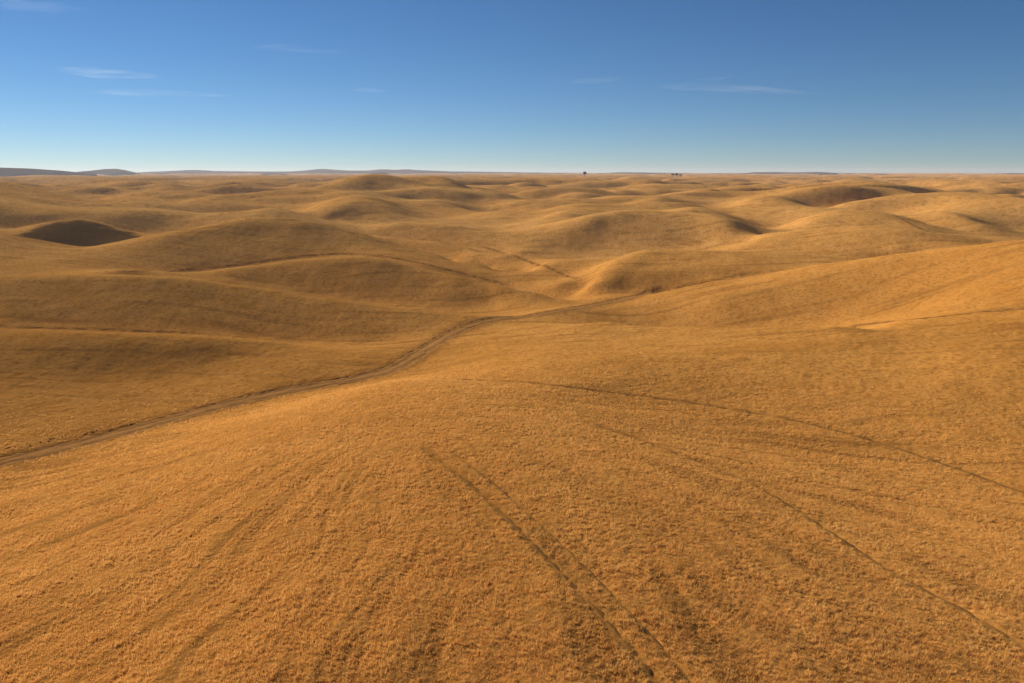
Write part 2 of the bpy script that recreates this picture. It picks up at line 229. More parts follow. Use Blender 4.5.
(314.01,466.82,21.99),(339.91,505.32,19.98),(232.84,596.14,12.5),(225.86,578.26,12.46),(244.49,625.95,10.48),(261.03,606.19,17.37),(253.2,588,17.33),
(274.08,636.5,15.58),(288.36,615.83,20.48),(279.71,597.36,20.44),(302.78,646.62,18.83),(311.5,615.68,23.18),(302.16,597.21,23.14),(327.08,646.47,21.65),
(340.46,611.63,24.06),(330.24,593.28,24.02),(357.48,642.21,22.56),(352.56,598.94,23.26),(341.99,580.97,23.22),(370.19,628.88,21.73),
(363.88,586.25,22.52),(352.96,568.66,22.48),(382.07,615.56,20.96),(162.77,577.5,15.54),(157.89,560.17,15.5),(170.91,606.37,14.02),(174.07,586.72,19.57),
(168.84,569.12,19.53),(182.77,616.06,18.24),(184.5,591.91,21.61),(178.96,574.15,21.57),(193.72,621.51,20.38),(194.69,588.64,22.08),(188.85,570.98,22.04),
(204.42,618.07,20.87),(208.44,567.96,18.08),(202.19,550.92,18.04),(218.87,596.36,16.69),(-76.49,736.04,29.98),(-74.2,713.95,29.94),(-80.32,772.84,28.74),
(-37.28,699.01,24.39),(-36.16,678.04,24.35),(-39.14,733.96,22.91),(-1.68,660,21.15),(-1.63,640.2,21.11),(-1.76,693,19.54),(10.59,639.91,18.52),
(10.27,620.72,18.48),(11.12,671.91,16.8),(-114.71,172.31,15.48),(-110.87,166.54,14.17),(-106.14,159.44,12.54),(-109.16,173.31,15.47),
(-105.37,167.3,14.05),(-100.72,159.91,12.3),(-103.48,174.21,15.47),(-99.77,167.97,13.94),(-95.21,160.29,12.06),(-97.54,174.74,15.45),
(-93.97,168.34,13.83),(-89.57,160.47,11.84),(-91.48,175.12,15.43),(-88.1,168.65,13.72),(-83.94,160.68,11.62),(-85.43,175.48,15.14),(-82.29,169.04,13.42),
(-78.43,161.11,11.31),(-79.33,175.8,14.81),(-76.43,169.37,13.1),(-72.85,161.46,10.99),(-73.35,176.45,14.28),(-70.63,169.9,12.64),(-67.28,161.83,10.62),
(-67,176.18,13.59),(-64.54,169.73,12.02),(-61.53,161.79,10.1),(-60.47,175.37,12.85),(-58.32,169.14,11.37),(-55.68,161.46,9.54),(-53.89,174.21,12.13),
(-52.05,168.25,10.73),(-49.78,160.91,9.02),(-47.3,172.76,11.46),(-45.76,167.14,10.16),(-43.86,160.22,8.55),(-40.59,170.47,11),(-39.46,165.71,9.82),
(-38.06,159.85,8.37),(-34.15,168.73,10.37),(-33.32,164.62,9.38),(-32.29,159.57,8.16),(-27.82,167.02,9.79),(-27.24,163.51,8.98),(-26.52,159.19,7.99),
(-74.69,228.69,11.76),(-73.92,226.33,11.09),(-72.98,223.43,10.27),(-66.8,231.09,12.34),(-65.81,227.66,11.24),(-64.58,223.42,9.88),(-58.45,232.24,12.8),
(-57.38,228,11.31),(-56.06,222.77,9.49),(-49.75,232.05,13.01),(-48.68,227.05,11.24),(-47.36,220.9,9.06),(-40.84,230.35,12.71),(-39.87,224.92,10.82),
(-38.69,218.23,8.49),(-31.94,227.68,11.61),(-31.17,222.18,9.92),(-30.22,215.41,7.84),(-23.08,223.69,10.48),(-22.55,218.54,9.04),(-21.9,212.2,7.27),
(-14.42,218.57,9.57),(-14.18,214.94,8.42),(-13.89,210.49,7.01),(-6.12,213.47,8.59),(-6.05,211.29,7.77),(-5.98,208.6,6.76),(-121.56,280.88,16.91),
(-118.57,273.98,15.14),(-114.89,265.47,12.96),(-114.39,287.23,17.68),(-111.34,279.56,15.62),(-107.58,270.12,13.09),(-106.05,291.54,18.93),
(-103.18,283.66,16.51),(-99.66,273.96,13.54),(-97.44,295.67,19.47),(-94.78,287.59,17.05),(-91.5,277.64,14.07),(-88.08,297.96,19.36),
(-85.77,290.15,17.13),(-82.93,280.55,14.4),(-78.23,298.84,18.64),(-76.3,291.49,16.74),(-73.94,282.45,14.4),(-68.22,299.12,17.06),(-66.58,291.93,15.59),
(-64.56,283.09,13.78),(-57.53,296.03,15.13),(-56.34,289.9,14.2),(-54.88,282.36,13.06),(-46.86,291.77,12.81),(-46,286.44,12.44),(-44.94,279.87,11.98),
(-36.13,285.24,10.7),(-35.45,279.89,10.58),(-34.62,273.3,10.43),(-25.67,277.24,9.08),(-25.23,272.49,9.02),(-24.69,266.65,8.95),(-15.73,269.48,8.04),
(-15.51,265.63,7.77),(-15.23,260.91,7.43),(-6.27,260.78,7.18),(-6.19,257.48,6.78),(-6.09,253.42,6.29),(2.61,251.35,6.48),(2.58,248.64,5.97),
(2.55,245.32,5.34),(44.04,366.63,18.17),(43.24,359.96,15.26),(42.26,351.74,11.69),(58.4,367.15,18.82),(57.23,359.8,15.97),(55.79,350.75,12.47),
(72.09,363.87,18.26),(70.64,356.55,15.68),(68.85,347.53,12.5),(84.85,357.74,17.94),(83.28,351.11,15.55),(81.35,342.95,12.61),(96.63,349.68,17.57),
(94.84,343.2,15.66),(92.64,335.23,13.3),(43.65,245.03,14.05),(42.55,238.81,13.11),(41.18,231.14,11.94),(54.18,244.99,14.29),(52.86,239,13.5),
(51.23,231.62,12.53),(64.54,244.28,14.41),(63.14,238.97,13.83),(61.41,232.44,13.1),(74.65,242.93,14.42),(73.37,238.75,14.08),(71.79,233.6,13.67),
(103.72,301.26,15.37),(102.46,297.6,14.89),(100.91,293.1,14.3),(114.4,295.03,16.42),(112.68,290.59,15.6),(110.56,285.12,14.59),(124.03,287.63,17.42),
(122,282.93,16.18),(119.51,277.14,14.64),(133.74,281.63,17.81),(131.66,277.25,16.58),(129.1,271.85,15.07),(143.64,276.86,17.58),(141.59,272.91,16.69),
(139.06,268.04,15.61),(153.54,272.68,16.73),(151.42,268.92,16.37),(148.82,264.29,15.93),(142.82,368.72,18.27),(140.58,362.93,17.19),
(160.18,374.12,20.02),(156.01,364.37,18.57),(171.97,366.13,19.57),(168.1,357.88,18.54),(180.56,352.68,17.31),(177.57,346.84,17.01),
(-106.34,458.95,21.45),(-102.61,442.85,17.93),(-89.5,466.01,22.9),(-86.25,449.07,18.04),(-70.23,459.18,19.16),(-68.06,444.98,16.21),
(-467.03,820.95,21.67),(-456.75,802.89,21.63),(-490.38,862,19.81),(-467.38,848.65,23.7),(-457.1,829.98,23.66),(-490.75,891.09,21.91),(-455.37,860.67,24),
(-445.35,841.74,23.96),(-478.14,903.7,22.23),(-431.61,856.5,22.48),(-422.11,837.66,22.44),(-453.19,899.33,20.64),(-397.01,835.5,19.26),
(-388.27,817.12,19.22),(-416.86,877.27,17.3),(-437.58,792.81,16.86),(-424.21,800.04,17.15),(-408.21,808.32,15.39),(-434.03,895.5,23.35),
(-424.48,875.8,23.31),(-455.73,940.28,21.52),(-423.01,934.65,26.11),(-413.71,914.09,26.07),(-444.16,981.38,24.39),(-400.14,927.93,24.48),
(-391.33,907.52,24.44),(-420.14,974.33,22.69),(-368.86,891.03,20.11),(-360.74,871.43,20.07),(-387.3,935.59,18.15),(-393.85,869.02,21.68),
(-378.23,875.93,19.9),(-395.01,972.9,21.91),(-386.32,951.5,21.87),(-414.76,1021.55,19.96),(-368.88,1032.13,26.2),(-360.76,1009.43,26.16),
(-387.32,1083.74,24.41),(-323.18,1045.05,25.77),(-316.07,1022.06,25.73),(-339.34,1097.3,23.96),(-272.75,1013.99,21.15),(-266.75,991.69,21.11),
(-286.38,1064.69,19.16),(-343.47,959.74,21.2),(-301.53,973.73,20.69),(-293.16,636.46,19.83),(-286.71,622.46,19.79),(-307.82,668.28,18.12),
(-289.57,666.06,21.8),(-283.2,651.4,21.76),(-304.05,699.36,20.17),(-279.41,674.33,22),(-273.27,659.5,21.96),(-293.39,708.05,20.37),
(-254.38,649.01,19.02),(-248.79,634.73,18.98),(-267.1,681.46,17.28),(-271.09,622.36,17.55),(-260.28,626.95,17.77),(-200.06,938.58,22.55),
(-195.66,917.93,22.51),(-210.07,985.5,20.72),(-182.44,972.37,25.55),(-178.43,950.98,25.51),(-191.57,1020.99,23.84),(-160.9,961.13,23.93),
(-157.36,939.98,23.89),(-168.95,1009.18,22.15),(-134.12,910.26,18.54),(-131.17,890.23,18.5),(-140.82,955.77,16.55),(-169.94,904.26,19.81),
(-152.16,907.42,18.04),(-35.29,868.78,21.69),(-34.52,849.67,21.65),(-37.06,912.22,19.9),(3.39,891.79,23.98),(3.32,872.17,23.94),(3.56,936.38,22.28),
(47.87,877.11,22.6),(46.81,857.81,22.56),(50.26,920.97,20.85),(82.58,811.8,16.81),(80.76,793.94,16.77),(86.71,852.39,14.83),(3.16,829.36,18.9),
(45.27,828.13,17.38),(68.71,613.34,19.41),(67.19,599.85,19.37),(72.14,644.01,17.76),(102.45,629.3,21.39),(100.19,615.45,21.35),(107.57,660.76,19.83),
(120.52,615.05,20.51),(117.87,601.52,20.47),(126.55,645.8,18.91),(130.89,570.48,17.27),(128.01,557.93,17.23),(137.44,599,15.55),(95.4,585.23,19.03),
(114.17,581.86,17.91),(155.07,985.91,22.9),(151.66,964.22,22.86),(162.82,1035.21,21.05),(186.84,1009.64,26),(182.73,987.43,25.96),(196.18,1060.12,24.27),
(210.6,965.05,22.06),(205.97,943.82,22.02),(221.13,1013.3,20.17),(173.94,938.93,22.31),(168.35,744.32,21.06),(164.65,727.95,21.02),(176.77,781.54,19.35),
(195,768.08,24),(190.71,751.18,23.96),(204.75,806.48,22.41),(204.42,731.13,20.94),(199.92,715.04,20.9),(214.64,767.68,19.23),(181.58,714.25,20.67),
(294.01,919.42,22.34),(287.54,899.2,22.3),(308.71,965.39,20.49),(340.28,938.44,25.82),(332.79,917.8,25.78),(357.29,985.36,24.11),(364.71,909.89,24.22),
(356.69,889.87,24.18),(382.95,955.38,22.45),(372.72,863.31,20.73),(364.52,844.31,20.69),(391.36,906.47,18.82),(316.91,872.59,20.3),(345.88,861.51,18.62),
(576.41,1221.57,18.81),(563.73,1194.7,18.77),(605.23,1282.65,16.4),(644.48,1305.33,29.02),(630.3,1276.61,28.98),(676.7,1370.6,27.02),
(687.31,1286.6,29.5),(672.19,1258.29,29.46),(721.68,1350.93,27.52),(667.54,1207.7,22.05),(652.86,1181.13,22.01),(700.92,1268.08,19.78),
(601.35,1216,20.72),(640.01,1196.1,21.33),(582.53,1034.34,22.06),(569.71,1011.59,22.02),(611.66,1086.06,19.97),(643.89,1063.27,27.5),
(629.72,1039.88,27.46),(676.08,1116.43,25.63),(665.27,1013.05,24.95),(650.63,990.76,24.91),(698.53,1063.7,22.98),(599.41,988.48,22.24),
(-6.3,1242.73,23.08),(-6.16,1215.39,23.04),(-6.62,1304.86,20.99),(29.43,1291.5,28.5),(28.79,1263.08,28.46),(30.9,1356.07,26.63),(56.64,1241.45,23.09),
(55.4,1214.14,23.05),(59.48,1303.52,21.01),(27.4,1201.09,23.35),(-704.47,1129.59,23.92),(-688.97,1104.73,23.88),(-739.69,1186.06,21.78),
(-704.15,1182.98,28),(-688.65,1156.95,27.96),(-739.35,1242.13,26.02),(-651.84,1152.85,22.87),(-637.5,1127.49,22.83),(-684.43,1210.49,20.69),
(-655.38,1099.86,23.38)]
TRACKS = [
  ('dirt_track','main',2.40,[(-60.27,76.52),(-59.8,76.98),(-59.32,77.44),(-58.84,77.9),(-58.37,78.38),(-57.88,78.86),(-57.4,79.36),(-56.91,79.86),(-56.41,80.35),(-55.9,80.83),
(-55.38,81.3),(-54.85,81.77),(-54.31,82.25),(-53.78,82.75),(-53.23,83.29),(-52.68,83.87),(-52.13,84.51),(-51.56,85.2),(-50.98,85.94),(-50.39,86.73),
(-49.78,87.55),(-49.16,88.39),(-48.52,89.25),(-47.87,90.12),(-47.22,91),(-46.56,91.92),(-45.9,92.86),(-45.23,93.82),(-44.54,94.79),(-43.83,95.76),
(-43.1,96.73),(-42.35,97.71),(-41.58,98.69),(-40.79,99.7),(-39.97,100.74),(-39.15,101.8),(-38.31,102.89),(-37.46,104),(-36.61,105.1),(-35.75,106.18),
(-34.88,107.21),(-33.99,108.14),(-33.08,108.98),(-32.14,109.73),(-31.19,110.38),(-30.24,110.98),(-29.3,111.57),(-28.4,112.16),(-27.53,112.77),
(-26.68,113.38),(-25.86,114),(-25.07,114.63),(-24.32,115.29),(-23.6,115.99),(-22.92,116.72),(-22.28,117.47),(-21.69,118.24),(-21.15,119),(-20.65,119.73),
(-20.19,120.44),(-19.77,121.15),(-19.37,121.9),(-18.99,122.7),(-18.62,123.58),(-18.26,124.56),(-17.91,125.67),(-17.58,126.9),(-17.27,128.29),
(-16.98,129.82),(-16.7,131.52),(-16.43,133.38),(-16.15,135.41),(-15.86,137.56),(-15.55,139.8),(-15.21,142.04),(-14.84,144.18),(-14.43,146.15),
(-13.98,147.93),(-13.5,149.52),(-13,150.97),(-12.47,152.3),(-11.93,153.53),(-11.38,154.69),(-10.82,155.81),(-10.24,156.94),(-9.66,158.09),(-9.08,159.3),
(-8.49,160.55),(-7.89,161.8),(-7.28,163),(-6.67,164.09),(-6.05,165.06),(-5.41,165.92),(-4.76,166.72),(-4.08,167.46),(-3.38,168.16),(-2.64,168.81),
(-1.87,169.39),(-1.06,169.89),(-0.24,170.33),(0.61,170.76),(1.48,171.2),(2.35,171.71),(3.22,172.32),(4.1,173.05),(4.98,173.87),(5.86,174.73),
(6.75,175.58),(7.65,176.38),(8.56,177.15),(9.47,177.93),(10.4,178.8),(11.34,179.78),(12.31,180.9),(13.31,182.13),(14.32,183.42),(15.34,184.69),
(16.36,185.93),(17.38,187.14),(18.38,188.37),(19.38,189.68),(20.36,191.02),(21.31,192.31),(22.24,193.46),(23.13,194.41),(23.99,195.16),(24.84,195.76),
(25.69,196.27),(26.55,196.75),(27.42,197.24),(28.32,197.78),(29.23,198.39),(30.17,199.12),(31.13,200.06),(32.17,201.49),(33.32,203.71),(34.54,206.46),
(35.69,208.95),(36.69,210.62),(37.55,211.57),(38.33,212.17),(39.08,212.61),(39.81,212.96),(40.54,213.26),(41.26,213.53)]),
  ('wheel_track','rut',0.36,[(-9.16,95.09),(-8.28,94.65),(-7.41,94.31),(-6.55,94.11),(-5.71,94.03),(-4.87,94.02),(-4.03,94.03),(-3.19,94.03),(-2.35,93.99),(-1.51,93.9),
(-0.67,93.76),(0.16,93.57),(1,93.34),(1.83,93.09),(2.65,92.82),(3.47,92.57),(4.29,92.34),(5.11,92.18),(5.92,92.07),(6.72,92.01),(7.53,91.99),
(8.33,91.99),(9.16,92.02),(10.02,92.06),(10.93,92.12),(11.9,92.18),(12.91,92.23),(13.95,92.26),(15,92.23),(16.05,92.14),(17.07,91.97),(18.07,91.75),
(19.05,91.49),(20.02,91.2),(20.97,90.88),(21.92,90.55),(22.86,90.19),(23.78,89.83),(24.7,89.45),(25.6,89.06),(26.49,88.66),(27.37,88.24),(28.23,87.79),
(29.08,87.33),(29.91,86.84),(30.72,86.34),(31.51,85.8),(32.28,85.24),(33.03,84.65),(33.76,84.05),(34.48,83.44),(35.17,82.81),(35.85,82.17),(36.52,81.52),
(37.16,80.86),(37.79,80.2),(38.4,79.52),(38.99,78.82),(39.55,78.11),(40.1,77.39),(40.62,76.66),(41.13,75.92),(41.62,75.18),(42.09,74.44),(42.55,73.7),
(42.99,72.96),(43.41,72.22),(43.81,71.49),(44.2,70.77),(44.59,70.06),(44.97,69.35),(45.36,68.64),(45.75,67.9),(46.15,67.14),(46.54,66.34),(46.92,65.5),
(47.26,64.64),(47.58,63.77),(47.88,62.9)]),
  ('wheel_track','rut',0.32,[(8.88,74.34),(9.5,73.9),(10.11,73.46),(10.72,73.02),(11.32,72.56),(11.9,72.08),(12.47,71.55),(13.02,70.97),(13.56,70.36),(14.08,69.72),(14.59,69.07),
(15.09,68.44),(15.59,67.83),(16.08,67.24),(16.56,66.67),(17.04,66.12),(17.51,65.55),(17.96,64.97),(18.39,64.35),(18.8,63.7),(19.2,63.03),(19.58,62.34),
(19.93,61.62),(20.27,60.87),(20.57,60.08),(20.86,59.28),(21.12,58.46),(21.36,57.63),(21.59,56.78),(21.83,55.9),(22.05,54.99),(22.28,54.03),(22.51,53.05),
(22.73,52.05),(22.94,51.07),(23.15,50.12),(23.37,49.23),(23.57,48.38),(23.78,47.57),(23.98,46.8),(24.19,46.06),(24.4,45.38),(24.63,44.74),(24.86,44.16),
(25.11,43.62),(25.37,43.12),(25.62,42.63),(25.87,42.15),(26.09,41.66),(26.3,41.17),(26.5,40.67),(26.68,40.17),(26.86,39.67),(27.04,39.15),(27.22,38.62),
(27.4,38.09),(27.58,37.54),(27.77,36.99),(27.96,36.45),(28.14,35.93),(28.32,35.41)]),
  ('wheel_track','rut',0.28,[(-7.52,63.29),(-6.93,62.26),(-6.34,61.24),(-5.77,60.23),(-5.21,59.24),(-4.65,58.24),(-4.1,57.23),(-3.54,56.2),(-2.98,55.15),(-2.43,54.09),
(-1.89,53.03),(-1.37,51.98),(-0.87,50.94),(-0.38,49.92),(0.08,48.91),(0.52,47.93),(0.95,46.99),(1.37,46.07),(1.77,45.19),(2.16,44.34),(2.53,43.52),
(2.89,42.71),(3.24,41.92),(3.58,41.14),(3.91,40.39),(4.22,39.66),(4.53,38.95),(4.82,38.27),(5.11,37.6),(5.39,36.94),(5.66,36.29),(5.93,35.62),
(6.19,34.96),(6.44,34.31),(6.67,33.69),(6.88,33.14),(7.06,32.67),(7.2,32.28),(7.32,31.95),(7.43,31.68),(7.52,31.43),(7.61,31.19),(7.69,30.95)]),
  ('wheel_track','rut',0.16,[(-5.14,62.7),(-4.59,61.67),(-4.04,60.68),(-3.51,59.72),(-2.98,58.78),(-2.47,57.84),(-1.96,56.9),(-1.46,55.93),(-0.97,54.95),(-0.49,53.95),
(-0.01,52.96),(0.46,51.96),(0.92,50.97),(1.37,49.99),(1.82,49.02),(2.26,48.06),(2.69,47.13),(3.1,46.23),(3.5,45.36),(3.88,44.51),(4.25,43.68),
(4.6,42.87),(4.94,42.08),(5.28,41.31),(5.6,40.55),(5.91,39.82),(6.22,39.11),(6.52,38.42),(6.81,37.74),(7.09,37.08),(7.36,36.42),(7.61,35.77),
(7.85,35.13),(8.08,34.5),(8.31,33.89),(8.52,33.29),(8.74,32.71)]),
  ('field_track','fold',1.10,[(54.22,126.09),(58.26,133.92),(62.24,141.58),(65.19,146.82),(66.68,148.63),(67.37,148.52),(67.92,147.98),(68.47,147.36),(69.03,146.65),(69.57,145.86),
(70.1,144.95),(70.56,143.82),(70.75,142.1),(70.55,139.55),(70.24,136.72),(70.38,134.74),(71.21,134.03),(72.51,134.13),(73.99,134.47),(75.52,134.75),
(77.04,134.9),(78.52,134.92),(79.98,134.87),(81.39,134.79),(82.73,134.69),(83.97,134.56),(85.14,134.4),(86.25,134.19),(87.33,133.93),(88.41,133.58),
(89.51,133.16),(90.64,132.67),(91.81,132.13),(93.02,131.58),(94.26,131.06),(95.52,130.57),(96.78,130.09)]),
  ('field_track','fold',0.95,[(-105.65,202.23),(-103.96,203.36),(-102.41,204.82),(-101.34,207.33),(-101.56,212.66),(-103.71,222.2),(-106.74,233.7),(-108.57,242.62),(-108.43,247.25),  # dark ribbon also stands in for the shaded dip behind this crest
(-107.2,249.4),(-105.71,250.89),(-104.19,252.25),(-102.67,253.56),(-101.14,254.8),(-99.62,255.98),(-98.1,257.09),(-96.55,258.12),(-94.97,259.11),
(-93.35,260.09),(-91.72,261.12),(-90.06,262.19),(-88.4,263.26),(-86.72,264.28),(-85.05,265.21),(-83.43,266.08),(-81.88,266.89),(-80.39,267.68),
(-78.92,268.45),(-77.42,269.22),(-75.83,269.98),(-74.08,270.75),(-72.17,271.55),(-70.12,272.35),(-67.95,273.12),(-65.7,273.8),(-63.4,274.3),
(-61.05,274.57),(-58.67,274.55),(-56.23,274.21),(-53.75,273.55),(-51.23,272.63),(-48.69,271.55),(-46.15,270.39),(-43.61,269.16),(-41.08,267.87),
(-38.56,266.53),(-36.08,265.11),(-33.65,263.6),(-31.3,262.11),(-29.03,260.8),(-26.85,259.71),(-24.75,258.78),(-22.75,257.92),(-20.85,257.08),
(-19.09,256.27),(-17.48,255.49),(-16,254.71),(-14.61,253.92),(-13.25,253.1),(-11.85,252.24),(-10.39,251.34),(-8.85,250.4),(-7.24,249.38),(-5.59,248.28),
(-3.93,247.02),(-2.28,245.53),(-0.64,243.86)]),
  ('field_track','fold',0.70,[(-107.02,149.79),(-105.03,149.33),(-103.15,149.03),(-101.43,148.94),(-99.86,149.02),(-98.4,149.2),(-97.02,149.41),(-95.72,149.61),(-94.46,149.78),
(-93.24,149.91),(-92.02,150.02),(-90.81,150.13),(-89.59,150.24),(-88.38,150.36),(-87.17,150.48),(-85.96,150.62),(-84.72,150.76),(-83.42,150.9),
(-82.05,151.03),(-80.59,151.17),(-79.07,151.32),(-77.48,151.47),(-75.86,151.6),(-74.21,151.7),(-72.55,151.75),(-70.89,151.77),(-69.22,151.77),
(-67.55,151.75),(-65.88,151.73),(-64.21,151.72),(-62.56,151.73)]),
  ('field_track','fold',0.75,[(-15.66,357.28),(-13.89,355.29),(-12.13,353.26),(-10.39,351.15),(-8.68,348.91),(-7,346.42),(-5.39,343.1),(-3.84,337.13),(-2.36,326.85),(-0.95,314.29),
(0.4,304.27),(1.74,298.78),(3.12,295.87),(4.55,293.24),(6,289.95),(7.45,285.7),(8.85,280.43),(10.18,274.47),(11.49,268.78),(12.81,264.3),(14.17,261.1),
(15.52,258.52),(16.76,255.85),(17.78,252.47),(18.52,248.17),(19.02,243.6),(19.38,239.89),(19.7,237.5),(20.03,236.02),(20.36,234.91),(20.71,233.92)]),
  ('field_track','fold',1.00,[(42.41,213.73),(43.64,213.87),(44.87,214),(46.1,214.12),(47.33,214.25),(48.55,214.41),(49.77,214.56),(50.98,214.69),(52.18,214.8),(53.36,214.89),
(54.54,214.99),(55.72,215.14),(56.91,215.37),(58.14,215.72),(59.4,216.2),(60.68,216.78),(61.91,217.38),(63.06,217.95),(64.08,218.44),(64.95,218.85),
(65.69,219.18),(66.32,219.43),(66.9,219.64),(67.46,219.83),(68.03,220.02)]),
  ('field_track','fold',0.80,[(186.41,380.63),(185.65,377.46),(184.77,374.05),(183.73,370.33),(182.62,366.44),(181.57,362.55),(180.59,358.68),(179.64,354.72),(178.72,350.67),
(177.87,346.7),(177.18,343.03),(176.73,339.86),(176.55,337.27),(176.61,335.22),(176.87,333.58),(176.89,331.56),(174.87,325.79),(167.92,310.99),
(156.04,287.11)]),
]
WASHOUT = [(-58.81,84.42),(-58.1,84.71),(-57.4,85.03),(-56.75,85.38),(-56.25,85.91),(-55.81,86.51),(-55.42,87.08),(-55.09,87.52),(-54.8,87.94),(-54.37,88.36),(-53.74,88.9),(-52.97,89.44),(-52.25,89.98),(-51.69,90.41),(-51.16,90.79),(-50.52,91.37),(-49.69,92.32),(-48.71,93.45),(-47.7,94.61)]
HILLTOP = (-9.0, 81.2)
HILLS = [
  ([(-2911.6,3431.1,50.6),(-2634.9,3647.9,51.2),(-2442.3,3779.6,61),(-2339.2,3844.2,56.6),(-2231.2,3907.9,47.2),(-2156.4,3949.7,37.6),(-2078.9,3991,30.1)],420,0),
  ([(-3192.3,5662.1,29.5),(-3114.1,5705.4,43.5),(-3046.2,5742,50.6),(-2970.9,5781.3,61.4),(-2900.9,5816.8,63),(-2854.3,5839.8,54.4),(-2801.6,5865.3,40),(-2754.2,5887.6,25.5)],500,0),
  ([(-2547.9,4986.8,21.5),(-2506.3,5007.8,36.3),(-2465.2,5028.2,41.2),(-2429.7,5045.5,35),(-2389.2,5064.8,21.2)],220,1),
  ([(-3996.2,8064.2,25.1),(-3743.7,8184.4,42),(-3569.5,8261.9,50.2),(-3390.3,8337,62.6),(-3299.5,8373.4,60.7),(-3161.6,8426.4,50.4),(-2769.7,8563.2,45.3),(-2430.6,8665.6,45.3),(-2276.7,8707.3,56.1),(-2141.2,8741.6,72.3),(-2057.5,8761.7,74.6),(-1963.3,8783.2,63.8),(-1804.3,8817.3,55.2),(-1589,8858.6,55.3),(-1501.5,8873.9,70.6),(-1392.3,8891.7,68.5),(-1282.6,8908.1,62),(-1193.9,8920.5,74.1),(-1083.3,8934.6,62),(-702.8,8972.5,47.8),(-136.5,8999,40),(318.3,8994.4,33.3),(995,8944.8,26.7)],900,0),
  ([(-1854.6,5706.2,18.9),(-1808.1,5721.1,28.7),(-1722,5747.6,30.1),(-1661.8,5765.3,27.2),(-1608.3,5780.4,18.6)],240,1),
  ([(-1075,5902.9,18.1),(-1030.9,5910.8,35.6),(-987.1,5918.2,40.7),(-943.6,5925.3,35.6),(-900.3,5932.1,18)],240,1),
  ([(765.2,7963.3,20.3),(1081.8,7926.5,38),(1277.5,7897.3,36.1),(1849.7,7783.2,26.5),(2260.3,7674,26.7),(2321.9,7655.6,38.1),(2523,7591.7,40),(2694.1,7532.7,36.3),(2901.5,7455.3,40.9),(3023.8,7406.5,31.8),(3298.5,7288.3,25.6),(3523.3,7182.3,22.3)],800,0),
  ([(1759.4,5945.1,18),(1827.5,5924.5,28.3),(1895.4,5903.2,30.5),(1963,5881,25.5),(2016.7,5862.8,18.3)],220,1),
  ([(2199.5,5796.8,16.4),(2262.2,5772.5,28.6),(2343.9,5739.9,27.2),(2400.4,5716.5,16.7)],220,1),
  ([(3392.2,6123.1,13.5),(3592.9,6007.6,23.7),(3729.1,5924,31.2),(3986.3,5754.1,28.6),(4266.9,5549.2,19.4)],700,0),
]
HILL_TOP = 74.6
DELL_SHADE = (-0.5761, -0.4329, 352., 399.)   # bearings and ranges of the hillside whose shade is painted dark
TREES = [(246.5, 2688.7, 17.5, 8.0, 3, 'lone dark tree standing alone on the far skyline right of centre', None), (563.7, 2768.8, 9.5, 8.0, 4, 'dark low tree left in the small clump on the right skyline', 'trees of the small clump on the skyline'), (570.6, 2742.8, 11.2, 8.3, 5, 'tallest dark tree in the small clump on the right skyline', 'trees of the small clump on the skyline'), (585.8, 2748.8, 8.7, 8.0, 6, 'dark low tree right in the small clump on the right skyline', 'trees of the small clump on the skyline')]
CLOUDS = [
  ([(-21799,38220,4789),(-20829,38757,4765),(-19707,39339,4698),(-18325,40002,4683),(-16999,40583,4679)],230,0.00028,1.0,'brightest short white cirrus streak in the upper left sky'),
  ([(-17972,33481,3276),(-16580,34192,3324),(-15172,34839,3366),(-13498,35521,3347),(-11807,36118,3338)],150,0.00024,4.3,'long faint cirrus streak below the brightest one'),
  ([(2585,41920,4561),(4021,41807,4647),(5138,41684,4683),(6244,41533,4714)],150,0.00015,7.6,'short faint cirrus wisp left of the long pair on the right'),
  ([(6482,39471,4134),(8589,39066,4046),(10847,38501,3920),(13007,37825,3673),(14965,37095,3537)],210,0.00024,10.9,'long faint cirrus wisp in the right half of the sky'),
  ([(8134,40185,4303),(9493,39885,4412),(10270,39692,4554),(11170,39448,4665)],120,0.00016,14.2,'small cirrus branch rising above the long right wisp'),
  ([(-8089,39173,3872),(-7011,39380,3916),(-5871,39566,3887)],110,0.00024,17.5,'tiny cirrus fleck in the middle of the sky'),
  ([(-14242,21752,4403),(-13291,22345,4446),(-12475,22811,4461),(-11516,23310,4478)],140,0.00018,20.8,'faint cirrus trace in the top left corner of the sky'),
  ([(-10408,31315,4749),(-8644,31847,4756),(-7173,32210,4698),(-5806,32485,4662)],130,0.00014,24.1,'barely visible cirrus trace above the tiny fleck'),
]
SUN_AZ, SUN_EL = -49., 20.5
SUN_STRENGTH, SKY_STRENGTH, EXPOSURE = 5.0, .05, 0.64
AIR, DUST, OZONE, SKY_SAT = 1.0, .0, 4.6, 1.08
HAZE = 5e-5

PITCH = 0.215859
FOCAL_PX = 773.0

import bpy, bmesh, random

scene = bpy.context.scene
COL = scene.collection
R = math.radians

def link(name, me, mat=None, parent=None, kind=None, label=None, cat=None, group=None):
    o = bpy.data.objects.new(name, me)
    COL.objects.link(o)
    if mat: me.materials.append(mat)
    if parent: o.parent = parent
    if kind: o['kind'] = kind
    if label: o['label'] = label
    if cat: o['category'] = cat
    if group: o['group'] = group
    return o

